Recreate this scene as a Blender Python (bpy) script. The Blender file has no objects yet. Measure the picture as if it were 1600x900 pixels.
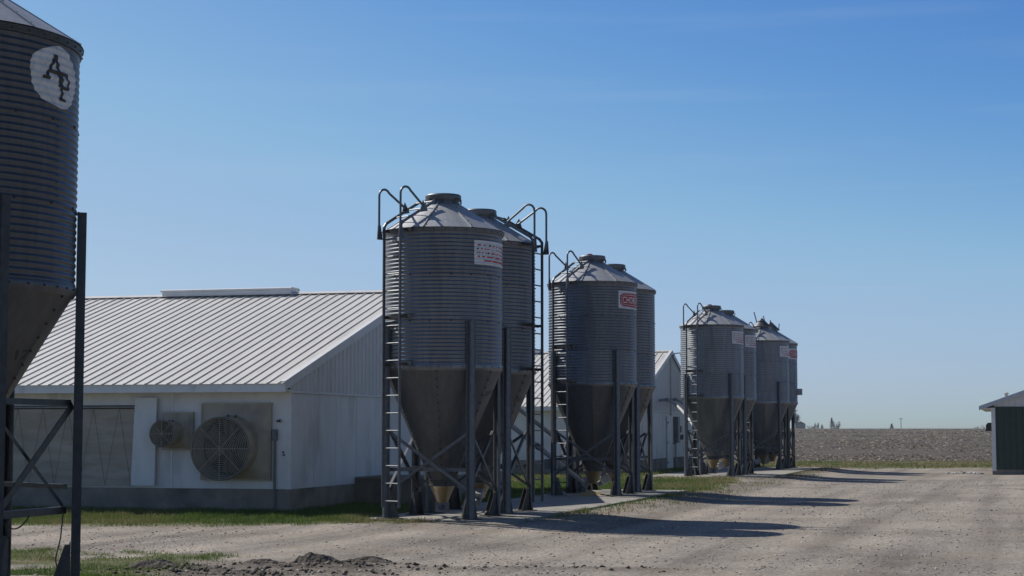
import bpy, bmesh, math, random
import numpy as np
from mathutils import Vector, Matrix
random.seed(7)
rng = np.random.default_rng(11)
S = bpy.context.scene
COL = S.collection
R = math.radians
PI = math.pi

# ------------------------------------------------------------------ camera, sky, sun, exposure
CAM_Z = 1.55
cam_d = bpy.data.cameras.new('camera')
cam = bpy.data.objects.new('camera', cam_d)
COL.objects.link(cam)
cam_d.sensor_width = 36.0
cam_d.lens = 36.0 * 2750 / 1600
cam_d.clip_start = 0.1
cam_d.clip_end = 20000
cam.location = (0, 0, CAM_Z)
cam.rotation_euler = (R(90 + 4.615), 0, 0)
S.camera = cam

SUN_EL = 43.2
SUN_AZ = -54.0            # degrees from +Y towards +X
w = bpy.data.worlds.new('World')
S.world = w
w.use_nodes = True
nt = w.node_tree
nt.nodes.clear()
wo = nt.nodes.new('ShaderNodeOutputWorld')
bg = nt.nodes.new('ShaderNodeBackground')
sky = nt.nodes.new('ShaderNodeTexSky')
sky.sky_type = 'NISHITA'
sky.sun_disc = False
sky.sun_elevation = R(SUN_EL)
sky.sun_rotation = R(SUN_AZ)
sky.altitude = 2500
sky.air_density = 1.0
sky.dust_density = 5.0
sky.ozone_density = 3.0
bg.inputs['Strength'].default_value = 0.1
# thin cirrus: high streaks of ice cloud, a soft addition to the sky
tc = nt.nodes.new('ShaderNodeTexCoord')
mp = nt.nodes.new('ShaderNodeMapping')
mp.inputs['Scale'].default_value = (2.2, 2.2, 34.0)
mp.inputs['Rotation'].default_value = (0.0, R(1.2), 0.0)
nz = nt.nodes.new('ShaderNodeTexNoise')
nz.inputs['Scale'].default_value = 1.7
nz.inputs['Detail'].default_value = 5.0
nz.inputs['Roughness'].default_value = 0.55
cr = nt.nodes.new('ShaderNodeValToRGB')
cr.color_ramp.elements[0].position = 0.56
cr.color_ramp.elements[0].color = (0, 0, 0, 1)
cr.color_ramp.elements[1].position = 0.85
cr.color_ramp.elements[1].color = (0.10, 0.10, 0.10, 1)
mxc = nt.nodes.new('ShaderNodeMixRGB')
mxc.inputs['Color2'].default_value = (5.6, 6.6, 7.9, 1)
nt.links.new(tc.outputs['Generated'], mp.inputs['Vector'])
nt.links.new(mp.outputs['Vector'], nz.inputs['Vector'])
nt.links.new(nz.outputs['Fac'], cr.inputs['Fac'])
nt.links.new(cr.outputs['Color'], mxc.inputs['Fac'])
# one curve per channel: darker sky dimmed for less ambient light, brighter sky lifted
k0 = nt.nodes.new('ShaderNodeVectorMath')
k0.operation = 'SCALE'
k0.inputs['Scale'].default_value = 0.076
nt.links.new(sky.outputs['Color'], k0.inputs[0])
cv = nt.nodes.new('ShaderNodeRGBCurve')
cv.mapping.use_clip = False
for ci, pts_ in enumerate((((0.05, 0.037), (0.128, 0.088), (0.202, 0.215), (0.25, 0.295), (0.345, 0.382), (0.45, 0.46), (1.0, 0.9)),
                           ((0.08, 0.058), (0.21, 0.24), (0.306, 0.41), (0.351, 0.475), (0.40, 0.497), (0.498, 0.555), (1.0, 0.9)),
                           ((0.15, 0.105), (0.345, 0.55), (0.498, 0.70), (0.627, 0.735), (0.8, 0.80), (1.0, 0.9)))):
    c_ = cv.mapping.curves[ci]
    c_.points[0].location = (0, 0)
    c_.points[1].location = pts_[-1]
    for p_ in pts_[:-1]:
        c_.points.new(*p_)
cv.mapping.update()
nt.links.new(k0.outputs[0], cv.inputs['Color'])
cmb = nt.nodes.new('ShaderNodeVectorMath')
cmb.operation = 'SCALE'
cmb.inputs['Scale'].default_value = 10.0
nt.links.new(cv.outputs['Color'], cmb.inputs[0])
nt.links.new(cmb.outputs[0], mxc.inputs['Color1'])
nt.links.new(mxc.outputs['Color'], bg.inputs['Color'])
nt.links.new(bg.outputs['Background'], wo.inputs['Surface'])

sun_d = bpy.data.lights.new('sun', 'SUN')
sun = bpy.data.objects.new('sun', sun_d)
COL.objects.link(sun)
sun_d.energy = 4.6
sun_d.angle = R(0.5)
sun_d.color = (1.0, 0.95, 0.87)
sdir = Vector((math.sin(R(SUN_AZ)) * math.cos(R(SUN_EL)), math.cos(R(SUN_AZ)) * math.cos(R(SUN_EL)), math.sin(R(SUN_EL))))
sun.rotation_euler = sdir.to_track_quat('Z', 'Y').to_euler()
sun.location = (0, 0, 60)

S.view_settings.view_transform = 'Standard'
S.view_settings.look = 'None'
S.view_settings.exposure = 0.0
S.view_settings.gamma = 1.0
S.view_settings.use_curve_mapping = False

# ------------------------------------------------------------------ materials
def nmat(name, c1, c2=None, rough=0.6, metal=0.0, scale=6.0, stretch=(1, 1, 1), bump=0.0, bscale=None,
         detail=5.0, lo=0.35, hi=0.65, rnd=0.0, spec=0.5, c3=None, s3=1.0, lo3=0.5, hi3=0.7, rvar=0.0):
    m = bpy.data.materials.new(name)
    m.use_nodes = True
    t = m.node_tree
    b = t.nodes['Principled BSDF']
    b.inputs['Roughness'].default_value = rough
    b.inputs['Metallic'].default_value = metal
    b.inputs['Specular IOR Level'].default_value = spec
    c2 = c2 or tuple(x * 0.8 for x in c1)
    tc = t.nodes.new('ShaderNodeTexCoord')
    mp = t.nodes.new('ShaderNodeMapping')
    mp.inputs['Scale'].default_value = stretch
    t.links.new(tc.outputs['Object'], mp.inputs['Vector'])
    n = t.nodes.new('ShaderNodeTexNoise')
    n.inputs['Scale'].default_value = scale
    n.inputs['Detail'].default_value = detail
    n.inputs['Roughness'].default_value = 0.6
    t.links.new(mp.outputs['Vector'], n.inputs['Vector'])
    r = t.nodes.new('ShaderNodeValToRGB')
    r.color_ramp.elements[0].position = lo
    r.color_ramp.elements[1].position = hi
    r.color_ramp.elements[0].color = (*c1, 1)
    r.color_ramp.elements[1].color = (*c2, 1)
    t.links.new(n.outputs['Fac'], r.inputs['Fac'])
    out = r.outputs['Color']
    if c3:
        n3 = t.nodes.new('ShaderNodeTexNoise')
        n3.inputs['Scale'].default_value = s3
        n3.inputs['Detail'].default_value = 6
        t.links.new(mp.outputs['Vector'], n3.inputs['Vector'])
        r3 = t.nodes.new('ShaderNodeValToRGB')
        r3.color_ramp.elements[0].position = lo3
        r3.color_ramp.elements[1].position = hi3
        r3.color_ramp.elements[0].color = (0, 0, 0, 1)
        r3.color_ramp.elements[1].color = (1, 1, 1, 1)
        t.links.new(n3.outputs['Fac'], r3.inputs['Fac'])
        mx = t.nodes.new('ShaderNodeMixRGB')
        mx.inputs['Color2'].default_value = (*c3, 1)
        t.links.new(r3.outputs['Color'], mx.inputs['Fac'])
        t.links.new(out, mx.inputs['Color1'])
        out = mx.outputs['Color']
    if rnd:
        oi = t.nodes.new('ShaderNodeObjectInfo')
        mr = t.nodes.new('ShaderNodeMapRange')
        mr.inputs['To Min'].default_value = 1 - rnd
        mr.inputs['To Max'].default_value = 1 + rnd
        t.links.new(oi.outputs['Random'], mr.inputs['Value'])
        hs = t.nodes.new('ShaderNodeHueSaturation')
        t.links.new(mr.outputs['Result'], hs.inputs['Value'])
        t.links.new(out, hs.inputs['Color'])
        out = hs.outputs['Color']
    t.links.new(out, b.inputs['Base Color'])
    if rvar:
        mr2 = t.nodes.new('ShaderNodeMapRange')
        mr2.inputs['To Min'].default_value = rough - rvar
        mr2.inputs['To Max'].default_value = rough + rvar
        t.links.new(n.outputs['Fac'], mr2.inputs['Value'])
        t.links.new(mr2.outputs['Result'], b.inputs['Roughness'])
    if bump:
        n2 = t.nodes.new('ShaderNodeTexNoise')
        n2.inputs['Scale'].default_value = bscale or scale * 4
        n2.inputs['Detail'].default_value = 4
        t.links.new(mp.outputs['Vector'], n2.inputs['Vector'])
        bp = t.nodes.new('ShaderNodeBump')
        bp.inputs['Strength'].default_value = 1.0
        bp.inputs['Distance'].default_value = bump
        t.links.new(n2.outputs['Fac'], bp.inputs['Height'])
        t.links.new(bp.outputs['Normal'], b.inputs['Normal'])
    return m

M = {}
M['galv'] = nmat('galvanised_shell', (0.142, 0.152, 0.166), (0.185, 0.196, 0.212), 0.40, 0.74, 7, (1.6, 1.6, 0.22), rnd=0.09, rvar=0.06,
                 c3=(0.125, 0.13, 0.138), s3=1.3, lo3=0.55, hi3=0.85)
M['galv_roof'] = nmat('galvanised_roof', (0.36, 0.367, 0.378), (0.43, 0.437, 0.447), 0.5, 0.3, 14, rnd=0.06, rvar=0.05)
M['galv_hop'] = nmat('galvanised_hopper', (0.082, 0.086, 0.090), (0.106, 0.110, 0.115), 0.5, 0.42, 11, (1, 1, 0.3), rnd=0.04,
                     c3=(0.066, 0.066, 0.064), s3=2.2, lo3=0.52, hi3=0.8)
M['galv_shade'] = nmat('shade_darkened_galvanised', (0.068, 0.073, 0.082), (0.098, 0.104, 0.115), 0.40, 0.74, 7, (1.6, 1.6, 0.22), rvar=0.06,
                 c3=(0.07, 0.066, 0.06), s3=1.3, lo3=0.55, hi3=0.85)  # large near bin: shade from its angle to the light put into the colour
M['hop_shade'] = nmat('shade_darkened_hopper', (0.062, 0.064, 0.066), (0.085, 0.087, 0.089), 0.5, 0.45, 11, (1, 1, 0.3), c3=(0.05, 0.048, 0.045), s3=2.2, lo3=0.5, hi3=0.8)  # near bin's hopper, shade painted into the base colour too
M['steel_shade'] = nmat('shade_darkened_steel', (0.035, 0.037, 0.04), (0.055, 0.057, 0.06), 0.5, 0.5, 12, rnd=0.08)  # near bin's legs, braces and eave band, darkened in colour for shade
M['steel'] = nmat('galvanised_steel', (0.10, 0.106, 0.114), (0.135, 0.14, 0.15), 0.48, 0.65, 12, rnd=0.08)
M['steel_dark'] = nmat('weathered_steel', (0.05, 0.05, 0.05), (0.085, 0.082, 0.08), 0.55, 0.5, 14, rnd=0.1, c3=(0.12, 0.07, 0.04), s3=9, lo3=0.6, hi3=0.75)
M['bolt'] = nmat('bolt_steel', (0.022, 0.022, 0.022), (0.04, 0.037, 0.034), 0.6, 0.2, 30)
M['gasket'] = nmat('black_gasket', (0.02, 0.02, 0.02), (0.03, 0.03, 0.03), 0.7, 0, 20)
M['rubber'] = nmat('black_rubber', (0.012, 0.012, 0.012), (0.02, 0.02, 0.02), 0.6, 0, 20)
M['white_roof'] = nmat('white_painted_roof', (0.65, 0.625, 0.575), (0.58, 0.555, 0.51), 0.5, 0, 3.0, (2.2, 0.35, 1), rnd=0.03,
                       c3=(0.47, 0.45, 0.41), s3=1.4, lo3=0.55, hi3=0.8)
M['white_trim'] = nmat('white_trim', (0.74, 0.74, 0.725), (0.66, 0.66, 0.645), 0.5, 0, 4, rnd=0.02, c3=(0.42, 0.40, 0.375), s3=3.0, lo3=0.62, hi3=0.8)
M['white_wall'] = nmat('white_wall_panel', (0.72, 0.715, 0.70), (0.63, 0.625, 0.61), 0.55, 0, 2.2, (1, 1, 0.5), rnd=0.03,
                       c3=(0.46, 0.44, 0.405), s3=1.1, lo3=0.56, hi3=0.8)
M['white_metal'] = nmat('white_ribbed_metal', (0.66, 0.655, 0.645), (0.59, 0.585, 0.575), 0.45, 0, 3, (1, 1, 0.4), rnd=0.025, c3=(0.48, 0.465, 0.44), s3=1.6, lo3=0.6, hi3=0.82)
M['concrete'] = nmat('cast_concrete', (0.30, 0.25, 0.20), (0.21, 0.178, 0.142), 0.85, 0, 3.2, bump=0.004, bscale=40, c3=(0.13, 0.115, 0.095), s3=1.2, lo3=0.5, hi3=0.72)
M['concrete_brown'] = nmat('stained_concrete', (0.25, 0.215, 0.165), (0.19, 0.165, 0.13), 0.88, 0, 2.5, bump=0.004, bscale=40, c3=(0.14, 0.12, 0.095), s3=1.5)
M['pad'] = nmat('concrete_pad', (0.33, 0.31, 0.275), (0.25, 0.235, 0.205), 0.85, 0, 1.6, bump=0.003, bscale=60, c3=(0.18, 0.16, 0.13), s3=0.9, lo3=0.5, hi3=0.72)
M['fibre'] = nmat('dusty_fibreglass', (0.46, 0.39, 0.29), (0.36, 0.31, 0.24), 0.6, 0, 3.2, c3=(0.24, 0.21, 0.17), s3=2.2, lo3=0.5, hi3=0.75)
M['dust_steel'] = nmat('dusty_steel', (0.20, 0.18, 0.15), (0.14, 0.125, 0.105), 0.6, 0.3, 10)
M['fan_dark'] = nmat('fan_blades', (0.055, 0.05, 0.045), (0.09, 0.08, 0.07), 0.6, 0.2, 8)
M['curtain'] = nmat('grey_curtain', (0.42, 0.365, 0.295), (0.34, 0.295, 0.24), 0.75, 0, 2.5, (0.6, 1, 2.5), bump=0.02, bscale=6, c3=(0.47, 0.41, 0.34), s3=1.5)
M['rope'] = nmat('dark_rope', (0.09, 0.08, 0.07), None, 0.8, 0, 10)
M['pipe'] = nmat('pale_auger_tube', (0.46, 0.455, 0.43), (0.36, 0.35, 0.33), 0.5, 0.1, 5)
M['grey_box'] = nmat('grey_box_paint', (0.17, 0.175, 0.18), (0.13, 0.135, 0.14), 0.5, 0.1, 6)
M['green'] = nmat('dark_green_siding', (0.014, 0.040, 0.026), (0.011, 0.032, 0.021), 0.45, 0, 3, rnd=0.06)
M['shed_roof'] = nmat('pale_shed_roof', (0.48, 0.50, 0.53), (0.42, 0.44, 0.46), 0.45, 0.1, 3)
M['sign_white'] = nmat('sign_white', (0.66, 0.66, 0.66), (0.56, 0.56, 0.56), 0.5, 0, 6)
M['paint_white'] = nmat('weathered_white_paint', (0.62, 0.62, 0.61), (0.50, 0.50, 0.49), 0.6, 0, 16, c3=(0.34, 0.34, 0.34), s3=9, lo3=0.56, hi3=0.8)
M['sign_red'] = nmat('sign_red', (0.42, 0.02, 0.03), (0.34, 0.018, 0.026), 0.5, 0, 10)
M['paint_black'] = nmat('black_paint', (0.012, 0.012, 0.013), (0.02, 0.02, 0.02), 0.6, 0, 10)
M['amber'] = nmat('amber_plastic', (0.30, 0.19, 0.06), (0.22, 0.14, 0.045), 0.4, 0, 5)
_b = M['amber'].node_tree
_p = _b.nodes['Principled BSDF']
_p.inputs['Transmission Weight'].default_value = 0.25
_p.inputs['Subsurface Weight'].default_value = 0.4
_p.inputs['Subsurface Radius'].default_value = (0.2, 0.12, 0.05)
M['feed'] = nmat('spilled_feed', (0.50, 0.36, 0.15), (0.38, 0.27, 0.11), 0.9, 0, 30, bump=0.01)
M['bark'] = nmat('grey_bark', (0.09, 0.075, 0.07), (0.06, 0.05, 0.05), 0.9, 0, 4)
M['twig'] = nmat('bare_twigs', (0.10, 0.08, 0.08), (0.08, 0.065, 0.065), 0.9, 0, 2)
M['needle'] = nmat('dark_needles', (0.035, 0.045, 0.035), (0.025, 0.032, 0.026), 0.9, 0, 2)
M['wood'] = nmat('old_pole_wood', (0.12, 0.09, 0.07), None, 0.9, 0, 4)
M['soil'] = nmat('dark_soil', (0.075, 0.062, 0.05), (0.045, 0.037, 0.030), 0.95, 0, 14, bump=0.02, bscale=30, c3=(0.16, 0.14, 0.115), s3=6, lo3=0.55, hi3=0.75)
M['red_plastic'] = nmat('red_cap', (0.4, 0.06, 0.05), None, 0.5, 0, 5)
M['blue_plastic'] = nmat('blue_cap', (0.025, 0.03, 0.09), None, 0.5, 0, 5)

# ------------------------------------------------------------------ helpers
class MB:
    def __init__(self):
        self.v = []
        self.f = []
    def add(self, vs, fs):
        o = len(self.v)
        self.v += [tuple(p) for p in vs]
        self.f += [tuple(o + i for i in f) for f in fs]
        return self
    def box(self, x0, x1, y0, y1, z0, z1):
        vs = [(x0, y0, z0), (x1, y0, z0), (x1, y1, z0), (x0, y1, z0), (x0, y0, z1), (x1, y0, z1), (x1, y1, z1), (x0, y1, z1)]
        return self.add(vs, [(3, 2, 1, 0), (4, 5, 6, 7), (0, 1, 5, 4), (1, 2, 6, 5), (2, 3, 7, 6), (3, 0, 4, 7)])
    def bar(self, p0, p1, w_, h_, up=(0, 0, 1)):
        p0, p1 = Vector(p0), Vector(p1)
        d = (p1 - p0).normalized()
        up = Vector(up)
        if abs(d.dot(up)) > 0.98:
            up = Vector((1, 0, 0))
        s = d.cross(up).normalized() * (w_ / 2)
        t = s.cross(d).normalized() * (h_ / 2)
        vs = []
        for p in (p0, p1):
            vs += [p - s - t, p + s - t, p + s + t, p - s + t]
        return self.add(vs, [(3, 2, 1, 0), (4, 5, 6, 7), (0, 1, 5, 4), (1, 2, 6, 5), (2, 3, 7, 6), (3, 0, 4, 7)])
    def angle_bar(self, p0, p1, w_, th, nrm):
        """L section: one leg in the plane facing nrm, one leg along -nrm"""
        p0, p1, n = Vector(p0), Vector(p1), Vector(nrm).normalized()
        d = (p1 - p0).normalized()
        s = d.cross(n).normalized()
        n = s.cross(d).normalized()
        pr = [s * (-w_ / 2), s * (w_ / 2), s * (w_ / 2) - n * th, s * (-w_ / 2 + th) - n * th, s * (-w_ / 2 + th) - n * w_, s * (-w_ / 2) - n * w_]
        k = len(pr)
        vs = [p0 + q for q in pr] + [p1 + q for q in pr]
        fs = [tuple(range(k - 1, -1, -1)), tuple(range(k, 2 * k))]
        fs += [(i, (i + 1) % k, k + (i + 1) % k, k + i) for i in range(k)]
        return self.add(vs, fs)
    def tube(self, pts, r, n=8, caps=True):
        pts = [Vector(p) for p in pts]
        rs = r if isinstance(r, (list, tuple)) else [r] * len(pts)
        vs = []
        ref = None
        for i, p in enumerate(pts):
            a = pts[max(i - 1, 0)]
            b = pts[min(i + 1, len(pts) - 1)]
            d = (b - a).normalized()
            if ref is None:
                ref = Vector((0, 0, 1)) if abs(d.z) < 0.9 else Vector((1, 0, 0))
            s = d.cross(ref).normalized()
            t = s.cross(d).normalized()
            ref = t
            for k in range(n):
                q = 2 * PI * k / n
                vs.append(p + s * (math.cos(q) * rs[i]) + t * (math.sin(q) * rs[i]))
        fs = []
        for i in range(len(pts) - 1):
            for k in range(n):
                fs.append((i * n + k, i * n + (k + 1) % n, (i + 1) * n + (k + 1) % n, (i + 1) * n + k))
        if caps:
            fs.append(tuple(range(n - 1, -1, -1)))
            fs.append(tuple((len(pts) - 1) * n + k for k in range(n)))
        return self.add(vs, fs)
    def lathe(self, prof, n=48, cap0=False, cap1=False, a0=0, a1=2 * PI, c=(0, 0)):
        full = abs(a1 - a0 - 2 * PI) < 1e-6
        m = n if full else n + 1
        vs = []
        for (r, z) in prof:
            for k in range(m):
                q = a0 + (a1 - a0) * k / n
                vs.append((c[0] + r * math.sin(q), c[1] - r * math.cos(q), z))
        fs = []
        for i in range(len(prof) - 1):
            for k in range(n):
                k2 = (k + 1) % m
                fs.append((i * m + k, i * m + k2, (i + 1) * m + k2, (i + 1) * m + k))
        if cap0:
            fs.append(tuple(range(m - 1, -1, -1)))
        if cap1:
            fs.append(tuple((len(prof) - 1) * m + k for k in range(m)))
        return self.add(vs, fs)
    def prism(self, poly, axis_vec, origin=(0, 0, 0), e1=(1, 0, 0), e2=(0, 0, 1)):
        o, e1, e2, ax = Vector(origin), Vector(e1), Vector(e2), Vector(axis_vec)
        k = len(poly)
        a = [o + e1 * p[0] + e2 * p[1] for p in poly]
        vs = a + [p + ax for p in a]
        fs = [tuple(range(k - 1, -1, -1)), tuple(range(k, 2 * k))]
        fs += [(i, (i + 1) % k, k + (i + 1) % k, k + i) for i in range(k)]
        return self.add(vs, fs)
    def mesh(self, name, mat, smooth=False, fix=True):
        me = bpy.data.meshes.new(name)
        me.from_pydata(self.v, [], self.f)
        if fix:
            bm = bmesh.new()
            bm.from_mesh(me)
            bmesh.ops.recalc_face_normals(bm, faces=bm.faces)
            bm.to_mesh(me)
            bm.free()
        me.materials.append(mat)
        if smooth:
            me.polygons.foreach_set('use_smooth', [True] * len(me.polygons))
            if smooth != 'all':
                me.set_sharp_from_angle(angle=R(38))
        return me
    def build(self, name, mat, parent=None, smooth=False, kind=None, label=None, fix=True):
        return link(name, self.mesh(name, mat, smooth, fix), parent, kind, label)

def link(name, me, parent=None, kind=None, label=None):
    o = bpy.data.objects.new(name, me)
    COL.objects.link(o)
    if parent is not None:
        o.parent = parent
    if kind:
        o['kind'] = kind
    if label:
        o['label'] = label
    return o

def thing(name, label, cat, loc=(0, 0, 0), rz=0.0, group=None):
    o = bpy.data.objects.new(name, None)
    COL.objects.link(o)
    o.empty_display_size = 0.3
    o.location = loc
    o.rotation_euler = (0, 0, rz)
    o['label'] = label
    o['category'] = cat
    if group:
        o['group'] = group
    return o

def tag(o, label, cat, group=None):
    o['label'] = label
    o['category'] = cat
    if group:
        o['group'] = group
    return o

def dup(o, parent=None):
    c = o.copy()
    COL.objects.link(c)
    c.parent = parent
    for ch in list(o.children):
        dup(ch, c)
    return c

def np_mesh(name, V, F, mat, smooth=False, nper=3, attrs=None):
    me = bpy.data.meshes.new(name)
    V = np.asarray(V, dtype=np.float32)
    F = np.asarray(F, dtype=np.int32)
    me.vertices.add(len(V))
    me.vertices.foreach_set('co', V.ravel())
    me.loops.add(F.size)
    me.loops.foreach_set('vertex_index', F.ravel())
    me.polygons.add(len(F))
    me.polygons.foreach_set('loop_start', np.arange(len(F), dtype=np.int32) * nper)
    me.polygons.foreach_set('loop_total', np.full(len(F), nper, dtype=np.int32))
    if smooth:
        me.polygons.foreach_set('use_smooth', np.ones(len(F), dtype=bool))
    for an, (av, dom) in (attrs or {}).items():
        a = me.attributes.new(an, 'FLOAT', dom)
        a.data.foreach_set('value', np.asarray(av, dtype=np.float32))
    me.update()
    me.validate()
    me.materials.append(mat)
    return me

def _hash(ix, iy, seed):
    n = (ix.astype(np.int64) * 374761393 + iy.astype(np.int64) * 668265263 + seed * 1442695041) & 0x7fffffff
    n = ((n ^ (n >> 13)) * 1274126177) & 0x7fffffff
    n = n ^ (n >> 16)
    return (n & 0xffff) / 65535.0

def vnoise(x, y, seed=0):
    x = np.asarray(x, float)
    y = np.asarray(y, float)
    ix = np.floor(x)
    iy = np.floor(y)
    fx = x - ix
    fy = y - iy
    fx = fx * fx * (3 - 2 * fx)
    fy = fy * fy * (3 - 2 * fy)
    a = _hash(ix, iy, seed)
    b = _hash(ix + 1, iy, seed)
    c = _hash(ix, iy + 1, seed)
    d = _hash(ix + 1, iy + 1, seed)
    return (a * (1 - fx) + b * fx) * (1 - fy) + (c * (1 - fx) + d * fx) * fy

def fbm(x, y, seed=0, octv=4):
    s = 0
    a = 0.5
    for i in range(octv):
        s = s + a * vnoise(x * 2 ** i, y * 2 ** i, seed + i)
        a *= 0.5
    return s

def sstep(a, b, x):
    t = np.clip((np.asarray(x, float) - a) / (b - a), 0, 1)
    return t * t * (3 - 2 * t)

def tone_material(name, stops, rough=0.9):
    m = bpy.data.materials.new(name)
    m.use_nodes = True
    t = m.node_tree
    b = t.nodes['Principled BSDF']
    b.inputs['Roughness'].default_value = rough
    a = t.nodes.new('ShaderNodeAttribute')
    a.attribute_name = 'tone'
    r = t.nodes.new('ShaderNodeValToRGB')
    e = r.color_ramp.elements
    while len(e) < len(stops):
        e.new(0.5)
    for i, (p, c) in enumerate(stops):
        e[i].position = p
        e[i].color = (*c, 1)
    n = t.nodes.new('ShaderNodeTexNoise')
    n.inputs['Scale'].default_value = 40
    tc = t.nodes.new('ShaderNodeTexCoord')
    t.links.new(tc.outputs['Object'], n.inputs['Vector'])
    mx = t.nodes.new('ShaderNodeMixRGB')
    mx.blend_type = 'OVERLAY'
    mx.inputs['Fac'].default_value = 0.5
    t.links.new(a.outputs['Fac'], r.inputs['Fac'])
    t.links.new(r.outputs['Color'], mx.inputs['Color1'])
    t.links.new(n.outputs['Fac'], mx.inputs['Color2'])
    t.links.new(mx.outputs['Color'], b.inputs['Base Color'])
    return m

# ------------------------------------------------------------------ layout
ROW = R(16.1)
RU = (math.sin(ROW), math.cos(ROW))
RV = (math.cos(ROW), -math.sin(ROW))
S2 = (-1.243, 31.6)
BARN_ROT = R(15)
BU = (math.sin(BARN_ROT), math.cos(BARN_ROT))
BV = (math.cos(BARN_ROT), -math.sin(BARN_ROT))
BARN1 = (-4.20, 33.5)
BARN2 = (4.53, 64.83)

def row_uv(x, y):
    dx = np.asarray(x, float) - S2[0]
    dy = np.asarray(y, float) - S2[1]
    return dx * RU[0] + dy * RU[1], dx * RV[0] + dy * RV[1]

def barn_mn(x, y, b=BARN1):
    dx = np.asarray(x, float) - b[0]
    dy = np.asarray(y, float) - b[1]
    return dx * BU[0] + dy * BU[1], dx * BV[0] + dy * BV[1]

def grass_mask(x, y):
    x = np.asarray(x, float)
    y = np.asarray(y, float)
    n = fbm(x * 0.9, y * 0.9, 3) - 0.47
    n2 = fbm(x * 0.35, y * 0.35, 21) - 0.47
    n3 = fbm(x * 3.1, y * 3.1, 5) - 0.47
    u, v = row_uv(x, y)
    m, q = barn_mn(x, y)
    e = n * 1.2 + n3 * 0.7
    # strip before barn 1
    edge = 30.55 + 0.30 * sstep(-2.6, -0.5, x) - 0.05 * (x + 6)
    g1 = sstep(-0.25, 0.25, (y - edge) + e * 0.8) * np.where(q < 0.1, sstep(0.25, -0.1, m), 1.0) * sstep(5.3, 4.2, q + e * 0.9) * sstep(6.5, 5.0, m)
    # yard side of the bin row, behind and between the pads
    lim = 1.75 - 0.05 * np.maximum(u - 16, 0) + 1.7 * sstep(38, 46, u) * 0
    g2 = sstep(-0.3, 0.35, lim - v + e * 1.6) * sstep(2.2, 3.0, u + e * 0.4)
    g2 = g2 * np.where((m > -0.2) & (m < 15.5) & (q < 0.2), 0, 1)
    # foreground patch lower left
    g3 = sstep(-0.3, 0.3, (23.9 + 0.10 * (x + 6) - y) + e * 2.0) * sstep(-3.4, -4.6, x + e * 2.2 - (24 - y) * 0.1)
    g3 = g3 * sstep(-0.10, 0.10, n2 + n * 0.9 + 0.08)
    # verge before the field
    g4 = sstep(76.5, 79, y + e * 2.2 + 0.03 * (x - 18) * np.sign(18 - x) * 0)
    return np.clip(np.maximum(np.maximum(g1, g2), np.maximum(g3, g4)), 0, 1)

def dirt_mask(x, y):
    x = np.asarray(x, float)
    y = np.asarray(y, float)
    n = fbm(x * 1.3, y * 1.3, 9) - 0.47
    u, v = row_uv(x, y)
    # dark disturbed soil in the foreground
    d1 = sstep(1.0, 0.15, np.hypot((x + 2.6) / 1.6, (y - 21.3) / 1.1) + n * 1.5)
    d2 = 0.85 * sstep(1.05, 0.3, np.hypot((x + 3.9) / 2.7, (y - 20.6) / 1.15) + n * 1.7)
    d4 = 0.45 * sstep(1.0, 0.2, np.hypot((x - 0.2) / 2.6, (y - 21.0) / 0.55) + n * 2.0)
    # scraped edge along the pads
    d3 = 0.9 * sstep(1.15, 0.25, np.abs(v - 2.15 - n * 1.2) / 0.75) * sstep(-2, 0, u) * (0.35 + 0.65 * sstep(26, 32, u)) * sstep(52, 46, u)
    # damp edge of the strip by barn 1
    return np.clip(np.maximum(np.maximum(d1, d2), np.maximum(d3, d4)), 0, 1)

def berm_mask(x, y):
    u, v = row_uv(x, y)
    n = fbm(np.asarray(x, float) * 1.3, np.asarray(y, float) * 1.3, 9) - 0.47
    return sstep(1.0, 0.2, np.abs(v - 2.2 - n * 1.4) / 0.9) * sstep(0, 2, u) * sstep(50, 44, u)

def pad_dist(u, v, p):
    du = np.maximum(np.maximum(p[0] - u, u - p[1]), 0)
    dv = np.maximum(np.maximum(p[2] - v, v - p[3]), 0)
    return np.hypot(du, dv)

def ground_h(x, y):
    x = np.asarray(x, float)
    y = np.asarray(y, float)
    g = grass_mask(x, y)
    d = dirt_mask(x, y)
    u, v = row_uv(x, y)
    h = -0.095 + 0.035 * (fbm(x * 0.22, y * 0.22, 31) - 0.47) + 0.008 * (fbm(x * 1.7, y * 1.7, 41) - 0.47)
    h = h - 0.05 * sstep(50, 70, y)
    h = h + g * 0.035 * sstep(20, 27, y)
    h = h + d * (0.05 + 0.10 * (fbm(x * 4.5, y * 4.5, 51) - 0.42))
    # shallow wheel tracks
    tr = np.sin((v - 4.0) * 2.1 + 0.3 * np.sin(y * 0.13)) * 0.008 * sstep(2.5, 4, v)
    h = h + tr
    # turf banked up against the near barn
    mb_, qb_ = barn_mn(x, y)
    h = h + 0.075 * sstep(-2.8, -0.3, mb_) * sstep(2.4, 0.6, qb_) * sstep(9.0, 5.0, mb_)
    # soil banked up against the slabs
    for i_, p_ in enumerate(PADS):
        f_ = np.exp(-(pad_dist(u, v, p_) / (1.1 if i_ != 1 else 1.6)) ** 2)
        h = h * (1 - f_) + f_ * ((-0.012 if i_ != 1 else 0.0) + 0.04 * (fbm(x * 2.3, y * 2.3, 57) - 0.47))
    # keep below the pads and barn floors
    pad = np.zeros_like(h)
    for (u0, u1, v0, v1) in PADS:
        pad = np.maximum(pad, sstep(-0.25, 0.05, np.minimum(np.minimum(u - u0, u1 - u), np.minimum(v - v0, v1 - v))))
    h = np.where(pad > 0, np.minimum(h, h * (1 - pad) + pad * -0.055), h)
    return h

PADS = [(-0.98, 15.3, -1.2, 1.62), (27.6, 44.4, -2.3, 1.9), (-18.6, -13.4, -2.4, 1.55)]

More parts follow.
